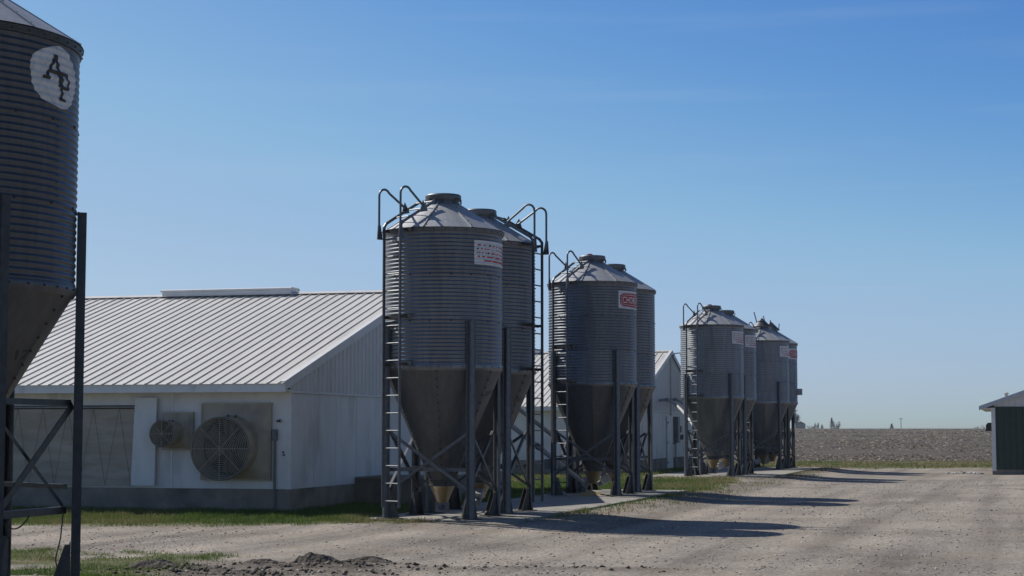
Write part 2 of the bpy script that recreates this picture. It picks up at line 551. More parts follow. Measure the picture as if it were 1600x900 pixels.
# ------------------------------------------------------------------ ground sheet
def ground_material():
    m = bpy.data.materials.new('gravel_and_soil')
    m.use_nodes = True
    t = m.node_tree
    b = t.nodes['Principled BSDF']
    b.inputs['Roughness'].default_value = 0.95
    b.inputs['Specular IOR Level'].default_value = 0.2
    tc = t.nodes.new('ShaderNodeTexCoord')
    def noise(scale, detail=4, rough=0.6):
        n = t.nodes.new('ShaderNodeTexNoise')
        n.inputs['Scale'].default_value = scale
        n.inputs['Detail'].default_value = detail
        n.inputs['Roughness'].default_value = rough
        t.links.new(tc.outputs['Object'], n.inputs['Vector'])
        return n.outputs['Fac']
    def ramp(fac, stops):
        r = t.nodes.new('ShaderNodeValToRGB')
        e = r.color_ramp.elements
        while len(e) < len(stops):
            e.new(0.5)
        for i, (p, c) in enumerate(stops):
            e[i].position = p
            e[i].color = (*c, 1)
        t.links.new(fac, r.inputs['Fac'])
        return r.outputs['Color']
    def mix(fac, a, bb, mode='MIX'):
        x = t.nodes.new('ShaderNodeMixRGB')
        x.blend_type = mode
        if isinstance(fac, float):
            x.inputs['Fac'].default_value = fac
        else:
            t.links.new(fac, x.inputs['Fac'])
        t.links.new(a, x.inputs['Color1'])
        t.links.new(bb, x.inputs['Color2'])
        return x.outputs['Color']
    # stones: voronoi cells of two sizes, each with its own tone
    def vor(scale):
        v = t.nodes.new('ShaderNodeTexVoronoi')
        v.inputs['Scale'].default_value = scale
        t.links.new(tc.outputs['Object'], v.inputs['Vector'])
        s = t.nodes.new('ShaderNodeSeparateColor')
        t.links.new(v.outputs['Color'], s.inputs['Color'])
        return v.outputs['Distance'], s.outputs['Red']
    d1, c1 = vor(26)
    d2, c2 = vor(60)
    stone = ramp(c1, [(0.0, (0.10, 0.095, 0.088)), (0.16, (0.22, 0.205, 0.185)), (0.55, (0.30, 0.269, 0.234)), (0.85, (0.355, 0.325, 0.288)), (1.0, (0.53, 0.50, 0.46))])
    fine = ramp(c2, [(0.0, (0.155, 0.142, 0.127)), (0.5, (0.30, 0.269, 0.234)), (1.0, (0.42, 0.385, 0.345))])
    grav = mix(0.5, stone, fine)
    big = ramp(noise(0.33, 5), [(0.34, (0.70, 0.68, 0.66)), (0.5, (0.99, 0.97, 0.95)), (0.68, (1.14, 1.10, 1.06))])
    grav = mix(1.0, grav, big, 'MULTIPLY')
    mpt = t.nodes.new('ShaderNodeMapping')
    mpr = t.nodes.new('ShaderNodeMapping')
    mpr.inputs['Rotation'].default_value = (0, 0, R(17))
    t.links.new(tc.outputs['Object'], mpr.inputs['Vector'])
    mpt.inputs['Scale'].default_value = (1.25, 0.05, 1)
    t.links.new(mpr.outputs['Vector'], mpt.inputs['Vector'])
    nt_ = t.nodes.new('ShaderNodeTexNoise')
    nt_.inputs['Scale'].default_value = 1.0
    nt_.inputs['Detail'].default_value = 5
    t.links.new(mpt.outputs['Vector'], nt_.inputs['Vector'])
    trk = ramp(nt_.outputs['Fac'], [(0.34, (0.70, 0.69, 0.68)), (0.5, (0.98, 0.98, 0.98)), (0.66, (1.18, 1.16, 1.12))])
    grav = mix(1.0, grav, trk, 'MULTIPLY')
    red = ramp(noise(0.55, 6), [(0.50, (0, 0, 0)), (0.72, (0.5, 0.5, 0.5))])
    tan = t.nodes.new('ShaderNodeRGB')
    tan.outputs[0].default_value = (0.29, 0.23, 0.175, 1)
    grav = mix(red, grav, tan.outputs[0])
    soil = ramp(noise(11, 6), [(0.3, (0.05, 0.042, 0.033)), (0.55, (0.10, 0.083, 0.066)), (0.75, (0.20, 0.175, 0.145))])
    turf = ramp(noise(3.5, 6), [(0.32, (0.125, 0.11, 0.06)), (0.5, (0.085, 0.105, 0.035)), (0.68, (0.20, 0.165, 0.10))])
    def attr(n):
        a = t.nodes.new('ShaderNodeAttribute')
        a.attribute_name = n
        return a.outputs['Fac']
    col = mix(attr('dirt'), grav, soil)
    col = mix(attr('grass'), col, turf)
    t.links.new(col, b.inputs['Base Color'])
    # relief
    mth = t.nodes.new('ShaderNodeMath')
    mth.operation = 'MULTIPLY_ADD'
    mth.inputs[1].default_value = -0.6
    t.links.new(d1, mth.inputs[0])
    t.links.new(noise(75, 5), mth.inputs[2])
    bp = t.nodes.new('ShaderNodeBump')
    bp.inputs['Strength'].default_value = 1.0
    bp.inputs['Distance'].default_value = 0.013
    t.links.new(mth.outputs[0], bp.inputs['Height'])
    t.links.new(bp.outputs['Normal'], b.inputs['Normal'])
    return m

def make_ground():
    ys = [-40, -20, -8, 0, 6, 10, 13, 15]
    y = 16.0
    while y < 96:
        ys.append(y)
        y += y * 0.004
    ys = np.array(ys)
    xs = np.concatenate([[-120, -80, -55, -40, -32], np.arange(-26, -12, 0.4), np.arange(-12, 16, 0.1), np.arange(16, 32, 0.3), [34, 40, 52, 70, 100, 140]])
    X, Y = np.meshgrid(xs, ys)
    Z = ground_h(X, Y)
    nx, ny = len(xs), len(ys)
    V = np.stack([X, Y, Z], -1).reshape(-1, 3)
    i = np.arange(ny - 1)[:, None] * nx + np.arange(nx - 1)[None, :]
    F = np.stack([i, i + 1, i + nx + 1, i + nx], -1).reshape(-1, 4)
    me = np_mesh('ground', V, F, ground_material(), True, 4,
                 {'grass': (grass_mask(X, Y).ravel(), 'POINT'), 'dirt': (dirt_mask(X, Y).ravel(), 'POINT')})
    link('ground', me, kind='structure')
make_ground()

def field_h(x, y):
    x = np.asarray(x, float)
    y = np.asarray(y, float)
    e = -0.16 + 2.16 * sstep(80, 520, y) * 0 + 0
    rise = np.interp(y, [90, 100, 150, 250, 400, 520, 700, 1000, 1500], [-0.17, -0.12, 0.16, 0.80, 1.78, 2.02, 1.3, -1.0, -1.6])
    return rise + 0.10 * (fbm(x * 0.04, y * 0.04, 61) - 0.47) * sstep(92, 130, y) + 0.03 * (fbm(x * 0.9, y * 0.9, 65) - 0.47)

def make_field():
    ys = []
    y = 92.0
    while y < 700:
        ys.append(y)
        y += y * 0.008
    ys += [800, 1000, 1200]
    ys = np.array(ys)
    t = np.linspace(-1, 1, 221)
    X = t[None, :] * (ys[:, None] * 0.9 + 30) + 0.12 * ys[:, None]
    Y = np.repeat(ys[:, None], len(t), 1)
    Z = field_h(X, Y)
    V = np.stack([X, Y, Z], -1).reshape(-1, 3)
    nx, ny = len(t), len(ys)
    i = np.arange(ny - 1)[:, None] * nx + np.arange(nx - 1)[None, :]
    F = np.stack([i, i + 1, i + nx + 1, i + nx], -1).reshape(-1, 4)
    m = nmat('tilled_field_soil', (0.046, 0.036, 0.026), (0.085, 0.067, 0.049), 0.95, 0, 0.9, (1, 2.0, 1), bump=0.05, bscale=4.0, detail=8,
             lo=0.38, hi=0.62, c3=(0.135, 0.107, 0.078), s3=1.1, lo3=0.52, hi3=0.74)
    link('field', np_mesh('field', V, F, m, True, 4), kind='structure')
    # crop residue lying on the field
    n = 150000
    yy = 92.5 + (rng.random(n) ** 1.5) * 290
    xx = 0.13 * yy + (rng.random(n) - 0.35) * (yy * 0.42)
    dens = fbm(xx * 0.11, yy * 0.05, 71) + 0.35 * fbm(xx * 0.5, yy * 0.3, 75)
    keep = dens > 0.44 + 0.34 * rng.random(n) + 0.16 * sstep(112, 96, yy)
    xx, yy = xx[keep], yy[keep]
    n = len(xx)
    zz = field_h(xx, yy)
    L = (0.035 + 0.10 * rng.random(n) ** 2) * (yy / 100) ** 0.75
    W = L * (0.18 + 0.25 * rng.random(n))
    a = rng.random(n) * 2 * PI
    tilt = rng.random(n) * 0.9
    dx, dy, dz = np.cos(a) * L, np.sin(a) * L, np.sin(tilt) * L * 0.7
    wx, wy, wz = -np.sin(a) * W, np.cos(a) * W, W * 0.6
    V = np.empty((n, 3, 3))
    V[:, 0] = np.stack([xx - dx, yy - dy, zz + 0.01], -1)
    V[:, 1] = np.stack([xx + dx, yy + dy, zz + 0.02 + dz], -1)
    V[:, 2] = np.stack([xx + wx, yy + wy, zz + 0.03 + wz], -1)
    m2 = tone_material('dry_stalks', [(0.0, (0.09, 0.068, 0.048)), (0.4, (0.17, 0.135, 0.095)), (0.75, (0.30, 0.245, 0.175)), (1.0, (0.70, 0.60, 0.46))])
    link('corn_residue', np_mesh('corn_residue', V.reshape(-1, 3), np.arange(n * 3).reshape(-1, 3), m2, attrs={'tone': (rng.random(n) ** 1.3, 'FACE')}), kind='stuff')
make_field()

# concrete pads
def make_pad(u0, u1, v0, v1, seams):
    mb = MB()
    us = [u0] + seams + [u1]
    root = None
    first = None
    for a, b in zip(us[:-1], us[1:]):
        m2 = MB()
        a2 = a + (0.006 if a != u0 else 0)
        b2 = b - (0.006 if b != u1 else 0)
        P = []
        for (u, v) in ((a2, v0), (a2, v1), (b2, v1), (b2, v0)):
            P.append((S2[0] + u * RU[0] + v * RV[0], S2[1] + u * RU[1] + v * RV[1]))
        m2.add([(p[0], p[1], -0.35) for p in P] + [(p[0], p[1], 0.0) for p in P],
               [(3, 2, 1, 0), (4, 5, 6, 7), (0, 1, 5, 4), (1, 2, 6, 5), (2, 3, 7, 6), (3, 0, 4, 7)])
        if root is None:
            root = m2.build('concrete_pad', M['pad'], None, kind='structure')
        else:
            m2.build('slab', M['pad'], root)
make_pad(*PADS[0], [4.2, 10.3])
make_pad(*PADS[1], [32.9, 38.6])
make_pad(*PADS[2], [])

# ------------------------------------------------------------------ grass, stones, clods
def grass_material():
    m = bpy.data.materials.new('grass_blades')
    m.use_nodes = True
    t = m.node_tree
    b = t.nodes['Principled BSDF']
    b.inputs['Roughness'].default_value = 0.7
    b.inputs['Specular IOR Level'].default_value = 0.25
    a = t.nodes.new('ShaderNodeAttribute')
    a.attribute_name = 'tone'
    r = t.nodes.new('ShaderNodeValToRGB')
    e = r.color_ramp.elements
    e[0].position, e[0].color = 0.0, (0.088, 0.145, 0.03, 1)
    e[1].position, e[1].color = 1.0, (0.38, 0.30, 0.18, 1)
    for p, c in ((0.45, (0.135, 0.185, 0.045, 1)), (0.62, (0.20, 0.205, 0.07, 1)), (0.8, (0.28, 0.225, 0.12, 1))):
        k = e.new(p)
        k.color = c
    t.links.new(a.outputs['Fac'], r.inputs['Fac'])
    t.links.new(r.outputs['Color'], b.inputs['Base Color'])
    tr = t.nodes.new('ShaderNodeBsdfTranslucent')
    t.links.new(r.outputs['Color'], tr.inputs['Color'])
    mx = t.nodes.new('ShaderNodeMixShader')
    mx.inputs['Fac'].default_value = 0.35
    t.links.new(b.outputs['BSDF'], mx.inputs[1])
    t.links.new(tr.outputs['BSDF'], mx.inputs[2])
    t.links.new(mx.outputs['Shader'], t.nodes['Material Output'].inputs['Surface'])
    return m
GRASS_M = grass_material()

def scatter_grass(x0, x1, y0, y1, dens, hmin, hmax, wd, dry=0.0, mask=None):
    n = int((x1 - x0) * (y1 - y0) * dens)
    x = x0 + rng.random(n) * (x1 - x0)
    y = y0 + rng.random(n) * (y1 - y0)
    g = (mask or grass_mask)(x, y)
    clump = fbm(x * 1.9, y * 1.9, 81)
    k = rng.random(n) < g * np.clip(0.35 + 1.6 * (clump - 0.3), 0.1, 1)
    u, v = row_uv(x, y)
    for (u0, u1, v0, v1) in PADS:
        k &= ~((u > u0 - 0.01) & (u < u1 + 0.01) & (v > v0 - 0.01) & (v < v1 + 0.01))
    for b in (BARN1, BARN2):
        mm, q = barn_mn(x, y, b)
        k &= ~((mm > -0.05) & (mm < 15.4) & (q < 0.05))
    x, y = x[k], y[k]
    n = len(x)
    z = ground_h(x, y)
    clump = fbm(x * 1.9, y * 1.9, 81)
    patch = fbm(x * 0.45, y * 0.45, 91)
    bare = fbm(x * 0.35 + 3, y * 1.5, 95)
    k2 = rng.random(n) < np.clip(1.15 - 4.5 * np.maximum(bare - 0.52, 0), 0.08, 1)
    x, y, z, clump, patch, bare = x[k2], y[k2], z[k2], clump[k2], patch[k2], bare[k2]
    n = len(x)
    tone = np.clip(0.30 + 1.4 * np.maximum(bare - 0.5, 0) + (patch - 0.47) * 2.0 + rng.normal(0, 0.16, n) + dry, 0, 1)
    H = (hmin + (hmax - hmin) * rng.random(n)) * (0.55 + clump)
    a = rng.random(n) * 2 * PI
    W = wd * (0.7 + 0.6 * rng.random(n))
    la = rng.random(n) * 2 * PI
    ll = H * (0.2 + 0.7 * rng.random(n))
    V = np.empty((n, 3, 3))
    V[:, 0] = np.stack([x - np.cos(a) * W, y - np.sin(a) * W, z - 0.01], -1)
    V[:, 1] = np.stack([x + np.cos(a) * W, y + np.sin(a) * W, z - 0.01], -1)
    V[:, 2] = np.stack([x + np.cos(la) * ll, y + np.sin(la) * ll, z + H], -1)
    return V, tone

parts = [scatter_grass(-13, 1.5, 27.5, 36.6, 2300, 0.035, 0.095, 0.006),
         scatter_grass(-9, -2.0, 19, 25, 1300, 0.02, 0.055, 0.005, 0.08),
         scatter_grass(-2, 10, 36, 62, 520, 0.035, 0.10, 0.010),
         scatter_grass(-1, 16, 62, 76, 160, 0.04, 0.12, 0.016),
         scatter_grass(-5, 40, 76, 93, 75, 0.03, 0.09, 0.026, 0.40),
         scatter_grass(-1, 17, 31, 78, 130, 0.03, 0.08, 0.010, 0.42, lambda x, y: 0.8 * berm_mask(x, y))]
GV = np.concatenate([p[0] for p in parts]).reshape(-1, 3)
GT = np.concatenate([p[1] for p in parts])
link('grass', np_mesh('grass', GV, np.arange(len(GV)).reshape(-1, 3), GRASS_M, attrs={'tone': (GT, 'FACE')}), kind='stuff')

def scatter_rocks(name, x, y, size, mat, flat=0.6, sink=0.35):
    n = len(x)
    base = np.array([[1, 0, 0], [-1, 0, 0], [0, 1, 0], [0, -1, 0], [0, 0, 1], [0, 0, -1.0]])
    P = base[None] * (size[:, None, None]) * (0.6 + 0.7 * rng.random((n, 6, 1)))
    P = P + rng.normal(0, 0.22, (n, 6, 3)) * size[:, None, None]
    P[:, :, 2] *= flat
    a = rng.random(n) * 2 * PI
    c, s = np.cos(a)[:, None], np.sin(a)[:, None]
    X = P[:, :, 0] * c - P[:, :, 1] * s
    Y = P[:, :, 0] * s + P[:, :, 1] * c
    z = ground_h(x, y)
    V = np.stack([X + x[:, None], Y + y[:, None], P[:, :, 2] + (z + size * flat * sink)[:, None]], -1)
    T = np.array([[0, 2, 4], [2, 1, 4], [1, 3, 4], [3, 0, 4], [2, 0, 5], [1, 2, 5], [3, 1, 5], [0, 3, 5]])
    F = (np.arange(n)[:, None, None] * 6 + T[None]).reshape(-1, 3)
    tone = np.repeat(rng.random(n), 8)
    return link(name, np_mesh(name, V.reshape(-1, 3), F, mat, attrs={'tone': (tone, 'FACE')}), kind='stuff')

n = 34000
sy = 18.5 + (rng.random(n) ** 1.7) * 40
sx = (rng.random(n) - 0.5) * sy * 0.66
k = (grass_mask(sx, sy) < 0.45)
uu, vv = row_uv(sx, sy)
for (u0, u1, v0, v1) in PADS:
    k &= ~((uu > u0 - 0.05) & (uu < u1 + 0.05) & (vv > v0 - 0.05) & (vv < v1 + 0.05))
for bb in (BARN1,):
    mm, qq = barn_mn(sx, sy, bb)
    k &= ~((mm > -0.1) & (mm < 15.4) & (qq < 0.1))
k &= rng.random(n) < np.clip(0.25 + 2.2 * (fbm(sx * 0.8, sy * 0.5, 101) - 0.35), 0.08, 1)
sx, sy = sx[k], sy[k]
ss = 0.005 + 0.018 * rng.random(len(sx)) ** 5 + 0.0003 * (sy - 18)
GRAV_M = tone_material('loose_stones', [(0.0, (0.13, 0.118, 0.105)), (0.3, (0.27, 0.245, 0.215)), (0.75, (0.38, 0.345, 0.305)), (1.0, (0.62, 0.59, 0.54))])
scatter_rocks('gravel_stones', sx, sy, ss, GRAV_M)

n = 11000
cx = -6.5 + rng.random(n) * 8.5
cy = 19.2 + rng.random(n) * 4.2
k = rng.random(n) < dirt_mask(cx, cy) ** 1.5
cx, cy = cx[k], cy[k]
cs = 0.006 + 0.034 * rng.random(len(cx)) ** 4
CLOD_M = tone_material('soil_clods', [(0.0, (0.035, 0.03, 0.025)), (0.6, (0.08, 0.067, 0.054)), (0.9, (0.11, 0.095, 0.077)), (1.0, (0.34, 0.31, 0.27))])
scatter_rocks('soil_clods', cx, cy, cs, CLOD_M, 0.75)

def dirt_pile(x, y, rx, ry, h, seed, label):
    n1, n2 = 26, 60
    V = []
    F = []
    for i in range(n1 + 1):
        t = i / n1
        for k in range(n2):
            q = 2 * PI * k / n2
            wob = 1 + 0.35 * (float(fbm(np.array(math.cos(q) * 1.4 + 5), np.array(math.sin(q) * 1.4 + 5), seed)) - 0.47) * 2
            px, py = rx * t * wob * math.cos(q), ry * t * wob * math.sin(q)
            z = h * (1 - t) ** 0.8 * (1 if t < 1 else 0)
            lump = float(fbm(np.array((px + 9) * 7), np.array((py + 9) * 7), seed + 3)) - 0.45
            lump2 = float(fbm(np.array((px + 9) * 22), np.array((py + 9) * 22), seed + 7)) - 0.45
            z += (h * 0.75 * lump + h * 0.35 * lump2) * (1 - t ** 3)
            V.append((px, py, max(z, -0.05) - 0.02 - 0.05 * (t ** 6)))
    for i in range(n1):
        for k in range(n2):
            F.append((i * n2 + k, i * n2 + (k + 1) % n2, (i + 1) * n2 + (k + 1) % n2, (i + 1) * n2 + k))
    mb = MB().add(V, F)
    o = mb.build('dirt_pile', M['soil'], None, smooth=False)
    o.location = (x, y, float(ground_h(np.array(x), np.array(y))))
    tag(o, label, 'dirt pile', 'heaps of scraped soil on the gravel')
dirt_pile(-2.38, 21.7, 0.40, 0.34, 0.165, 201, 'tallest rounded heap of dark soil on the gravel in front')
dirt_pile(-1.80, 21.9, 0.46, 0.30, 0.10, 221, 'low flat dark soil heap right of the tallest heap')
dirt_pile(-3.05, 21.8, 0.40, 0.28, 0.085, 241, 'small low soil heap left of the tallest heap')

dirt_pile(-4.22, 20.9, 0.36, 0.30, 0.12, 261, 'dark soil heap nearest the large bin, beside the grass patch')

# ------------------------------------------------------------------ feed bins
PITCH = 0.813 / 12
AMP = 0.0068
def corr(z, zj):
    return AMP * math.cos(2 * PI * (z - zj) / PITCH)

def pol(a, r, z):
    return Vector((r * math.sin(a), -r * math.cos(a), z))

def flat_to_bin(polys, rad, zj, a0, z0, off, ds=0.04, dz=0.0085, cone=None):
    """polys: 2D outlines (s, z) -> skin lying on the corrugated wall"""
    bm = bmesh.new()
    for poly in polys:
        if len(poly) and isinstance(poly[0], (tuple, list)):
            vs = [bm.verts.new((p[0], 0, p[1])) for p in poly]
            try:
                bm.faces.new(vs)
            except ValueError:
                pass
    return _wrap(bm, rad, zj, a0, z0, off, ds, dz, cone)

def _wrap(bm, rad, zj, a0, z0, off, ds, dz, cone=None):
    xs = [v.co.x for v in bm.verts]
    zs = [v.co.z for v in bm.verts]
    def cut(lo, hi, st, ax):
        k = math.floor(lo / st) + 1
        while k * st < hi:
            co = [0, 0, 0]
            no = [0, 0, 0]
            co[ax] = k * st
            no[ax] = 1
            bmesh.ops.bisect_plane(bm, geom=bm.verts[:] + bm.edges[:] + bm.faces[:], plane_co=co, plane_no=no, dist=1e-6)
            k += 1
    cut(min(xs), max(xs), ds, 0)
    cut(min(zs), max(zs), dz, 2)
    for v in bm.verts:
        s, z = v.co.x, v.co.z
        if cone is None:
            r = rad + corr(z0 + z, zj) + off
            v.co = pol(a0 + s / rad, r, z0 + z)
        else:
            rj, slope = cone                    # hopper wall: z measured along the slope
            L = math.hypot(1, slope)
            zz = z0 + z * slope / L
            r = rj - (zj - zz) / slope + off
            v.co = pol(a0 + s / max(r, 0.2), r, zz)
    me = bpy.data.meshes.new('skin')
    bmesh.ops.triangulate(bm, faces=bm.faces[:])
    bm.to_mesh(me)
    bm.free()
    return me

def text_bmesh(txt, size, shear=0.0, rot=0.0, bold=0.0):
    cu = bpy.data.curves.new('txt', 'FONT')
    cu.body = txt
    cu.size = size
    cu.shear = shear
    cu.offset = bold
    cu.align_x = 'LEFT'
    cu.resolution_u = 3
    ob = bpy.data.objects.new('txt', cu)
    COL.objects.link(ob)
    bpy.context.view_layer.update()
    dg = bpy.context.evaluated_depsgraph_get()
    me = bpy.data.meshes.new_from_object(ob.evaluated_get(dg))
    bm = bmesh.new()
    bm.from_mesh(me)
    bpy.data.objects.remove(ob)
    bpy.data.curves.remove(cu)
    bpy.data.meshes.remove(me)
    for v in bm.verts:
        x, y = v.co.x, v.co.y
        v.co = (x * math.cos(rot) - y * math.sin(rot), 0, x * math.sin(rot) + y * math.cos(rot))
    return bm

def add_text(parent, txt, size, rad, zj, a0, z0, off, mat, name='lettering', shear=0, rot=0, bold=0, cone=None, xs=1.0):
    bm = text_bmesh(txt, size, shear, rot, bold)
    for v in bm.verts:
        v.co.x *= xs
    me = _wrap(bm, rad, zj, a0, z0, off, 0.05, 0.0085, cone)
    me.materials.append(mat)
    me.name = name
    return link(name, me, parent, kind='stuff')

def add_skin(parent, name, polys, rad, zj, a0, z0, off, mat, cone=None, label=None):
    me = flat_to_bin(polys, rad, zj, a0, z0, off, cone=cone)
    me.materials.append(mat)
    me.name = name
    return link(name, me, parent, label=label, kind='stuff' if name == 'lettering' else None)

def bolt(mb, p, n, r=0.013, h=0.012):
    n = Vector(n).normalized()
    s = n.cross(Vector((0, 0, 1)))
    s = s.normalized() if s.length > 0.1 else Vector((1, 0, 0))
    t = n.cross(s)
    p = Vector(p)
    vs = []
    for k in range(6):
        q = PI / 3 * k
        vs.append(p + s * math.cos(q) * r + t * math.sin(q) * r)
    for k in range(6):
        q = PI / 3 * k
        vs.append(p + n * h + (s * math.cos(q) + t * math.sin(q)) * r * 0.7)
    mb.add(vs, [tuple(range(6, 12))] + [(i, (i + 1) % 6, 6 + (i + 1) % 6, 6 + i) for i in range(6)])

ROOF_SLOPE = 0.62
def bin_body(root, rad, zj, nleg, leg_phase, hop_slope, hop_phase, seam_a, nroof, lid='flat', rseg=112, heavy=False, zt=None):
    """shell, roof, hopper, legs, braces of one bin; local -Y faces down the row"""
    zt = zj + 3 * 0.813
    # shell rings
    for i in range(3):
        z0, z1 = zj + i * 0.813, zj + (i + 1) * 0.813
        prof = []
        nz = 12 * 8
        for k in range(nz + 1):
            z = z0 + (z1 - z0) * k / nz
            prof.append((rad + corr(z, zj) + 0.0015 * (i % 2), z))
        mb = MB().lathe(prof, rseg)
        mb.build('shell_ring', M['galv'], root, smooth='all', fix=False)
    bm_ = MB()
    # lap seams and their bolts
    for i in (1, 2):
        z = zj + i * 0.813
        for k in range(18):
            a = 2 * PI * k / 18 + 0.1
            bolt(bm_, pol(a, rad + AMP, z), pol(a, 1, 0), 0.018)
    for i, a in enumerate(seam_a):
        z = zj + 0.813 * i + 0.034
        while z < zj + 0.813 * (i + 1):
            bolt(bm_, pol(a, rad + AMP * 0.5, z + PITCH * 0.5), pol(a, 1, 0), 0.011)
            z += PITCH
        mb = MB()
        zs = [zj + 0.813 * i + 0.813 * k / 96 for k in range(97)]
        vs, fs = [], []
        for z in zs:
            for da, ro in ((-0.030, 0.0035), (0.030, 0.0045), (0.0301, 0.0)):
                vs.append(pol(a + da / rad, rad + corr(z, zj) + ro, z))
        for k in range(96):
            for j in range(2):
                fs.append((k * 3 + j, k * 3 + j + 1, k * 3 + 3 + j + 1, k * 3 + 3 + j))
        mb.add(vs, fs).build('lap_seam', M['galv'], root, smooth=True)
    # eave band
    MB().lathe([(rad + AMP + 0.001, zt - 0.062), (rad + 0.022, zt - 0.060), (rad + 0.036, zt + 0.004), (rad + 0.03, zt + 0.012), (rad - 0.02, zt + 0.016)], 96).build('eave_band', M['steel'], root, smooth=True)
    nb = int(rad * 34)
    for k in range(nb):
        a = 2 * PI * k / nb
        bolt(bm_, pol(a, rad + 0.028, zt - 0.028), pol(a, 1, 0), 0.012)
    # roof panels
    r1 = rad + 0.045
    r0 = 0.27
    def rz(r):
        return zt + 0.012 + (r1 - r) * ROOF_SLOPE
    for i in range(nroof):
        a0, a1 = 2 * PI * i / nroof, 2 * PI * (i + 1) / nroof
        mb = MB()
        na, nr = 8, 6
        vs, fs = [], []
        for j in range(nr + 1):
            r = r1 + (r0 - r1) * j / nr
            for q in range(na + 1):
                a = a0 + (a1 - a0) * q / na
                lift = 0.004 if q in (0,) else 0
                vs.append(pol(a, r, rz(r) + lift + (0.004 if i % 2 else 0)))
        for j in range(nr):
            for q in range(na):
                fs.append((j * (na + 1) + q, j * (na + 1) + q + 1, (j + 1) * (na + 1) + q + 1, (j + 1) * (na + 1) + q))
        mb.add(vs, fs)
        # standing rib along the first edge
        p0 = pol(a0, r1, rz(r1) + 0.012)
        p1 = pol(a0, r0, rz(r0) + 0.012)
        mb.bar(p0, p1, 0.018, 0.016)
        for j in range(6):
            r = r1 - 0.08 - (r1 - r0 - 0.12) * j / 5
            bolt(bm_, pol(a0 + 0.032 / r, r, rz(r) + 0.004), (0, 0, 1), 0.012)
        mb.build('roof_panel', M['galv_roof'], root, smooth=False)
    zc = rz(r0)
    # collar and lid
    MB().lathe([(r0 + 0.03, zc - 0.05), (r0 + 0.012, zc + 0.02), (r0 + 0.01, zc + 0.075), (r0 - 0.03, zc + 0.08)], 40).build('collar', M['steel'], root, smooth=True)
    if lid == 'flat':
        l = MB().lathe([(r0 + 0.045, zc + 0.055), (r0 + 0.055, zc + 0.085), (r0 + 0.055, zc + 0.15), (r0 + 0.035, zc + 0.172), (r0 - 0.05, zc + 0.182), (0.02, zc + 0.19)], 40, cap0=True, cap1=True).build('lid', M['steel'], root, smooth=True)
        mb = MB()
        for k in range(8):
            a = k * PI / 4 + 0.3
            mb.bar(pol(a, r0 + 0.05, zc + 0.0), pol(a, r0 + 0.05, zc + 0.09), 0.02, 0.02)
        mb.tube([pol(1.15, r0 + 0.05, zc + 0.09), pol(1.15, r0 + 0.14, zc + 0.06), pol(1.15, r0 + 0.16, zc + 0.0), pol(1.1, r0 + 0.10, zc - 0.03)], 0.008, 6)
        mb.build('latch', M['steel_dark'], l)
    else:
        l = MB().lathe([(r0 + 0.09, zc + 0.06), (r0 + 0.10, zc + 0.085), (0.05, zc + 0.40), (0.03, zc + 0.42)], 40, cap0=True, cap1=True).build('lid', M['steel'], root, smooth=True)
        mb = MB().bar(pol(-0.5, 0.22, zc + 0.20), pol(-0.9, 0.12, zc + 0.62), 0.05, 0.035)
        mb.bar(pol(1.2, 0.34, zc + 0.06), pol(1.2, 0.36, zc + 0.42), 0.05, 0.03)
        mb.build('lid_lever', M['galv_roof'], l)
    # hopper
    rb = 0.20
    zb = zj - (rad - rb) * hop_slope
    for i in range(6):
        a0 = hop_phase + i * PI / 3
        mb = MB()
        vs, fs = [], []
        na, nr = 10, 4
        for j in range(nr + 1):
            t = j / nr
            r = rad + 0.004 + (rb - rad) * t
            z = zj + (zb - zj) * t
            for q in range(na + 2):
                a = a0 + (PI / 3) * min(q, na) / na + (0.03 / max(r, 0.25) if q == na + 1 else 0)
                vs.append(pol(a, r + (0.009 if q == na + 1 else 0.0) + (0.003 if q == 0 else 0), z))
        for j in range(nr):
            for q in range(na + 1):
                fs.append((j * (na + 2) + q, j * (na + 2) + q + 1, (j + 1) * (na + 2) + q + 1, (j + 1) * (na + 2) + q))
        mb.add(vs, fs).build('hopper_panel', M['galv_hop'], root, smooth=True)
        nbolt = 15
        for k in range(nbolt):
            t = (k + 0.5) / nbolt
            r = rad + (rb - rad) * t
            z = zj + (zb - zj) * t
            bolt(bm_, pol(a0 + 0.022 / max(r, 0.25), r + 0.006, z), pol(a0, 1, -0.4), 0.018, 0.016)
    MB().lathe([(rad + AMP + 0.002, zj + 0.055), (rad + 0.016, zj + 0.03), (rad + 0.012, zj - 0.02), (rad - 0.012, zj - 0.055)], 96).build('hopper_rim', M['galv'], root, smooth=True)
    nb = int(rad * 30)
    for k in range(nb):
        a = 2 * PI * k / nb + 0.05
        bolt(bm_, pol(a, rad + 0.014, zj + 0.012), pol(a, 1, 0), 0.013)
    MB().lathe([(rb + 0.035, zb + 0.07), (rb + 0.035, zb - 0.02), (rb + 0.06, zb - 0.022), (rb + 0.06, zb - 0.04), (rb, zb - 0.042)], 32).build('hopper_collar', M['steel_dark'], root, smooth=True)
    bm_.build('bolts', M['bolt'], root, kind='stuff', fix=False)
    # legs: hat sections running from the pad up to the first ring seam
    rl = rad + AMP + 0.004
    ltop = zj + 0.813
    hw, hd = (0.088, 0.075) if not heavy else (0.085, 0.085)
    legs = []
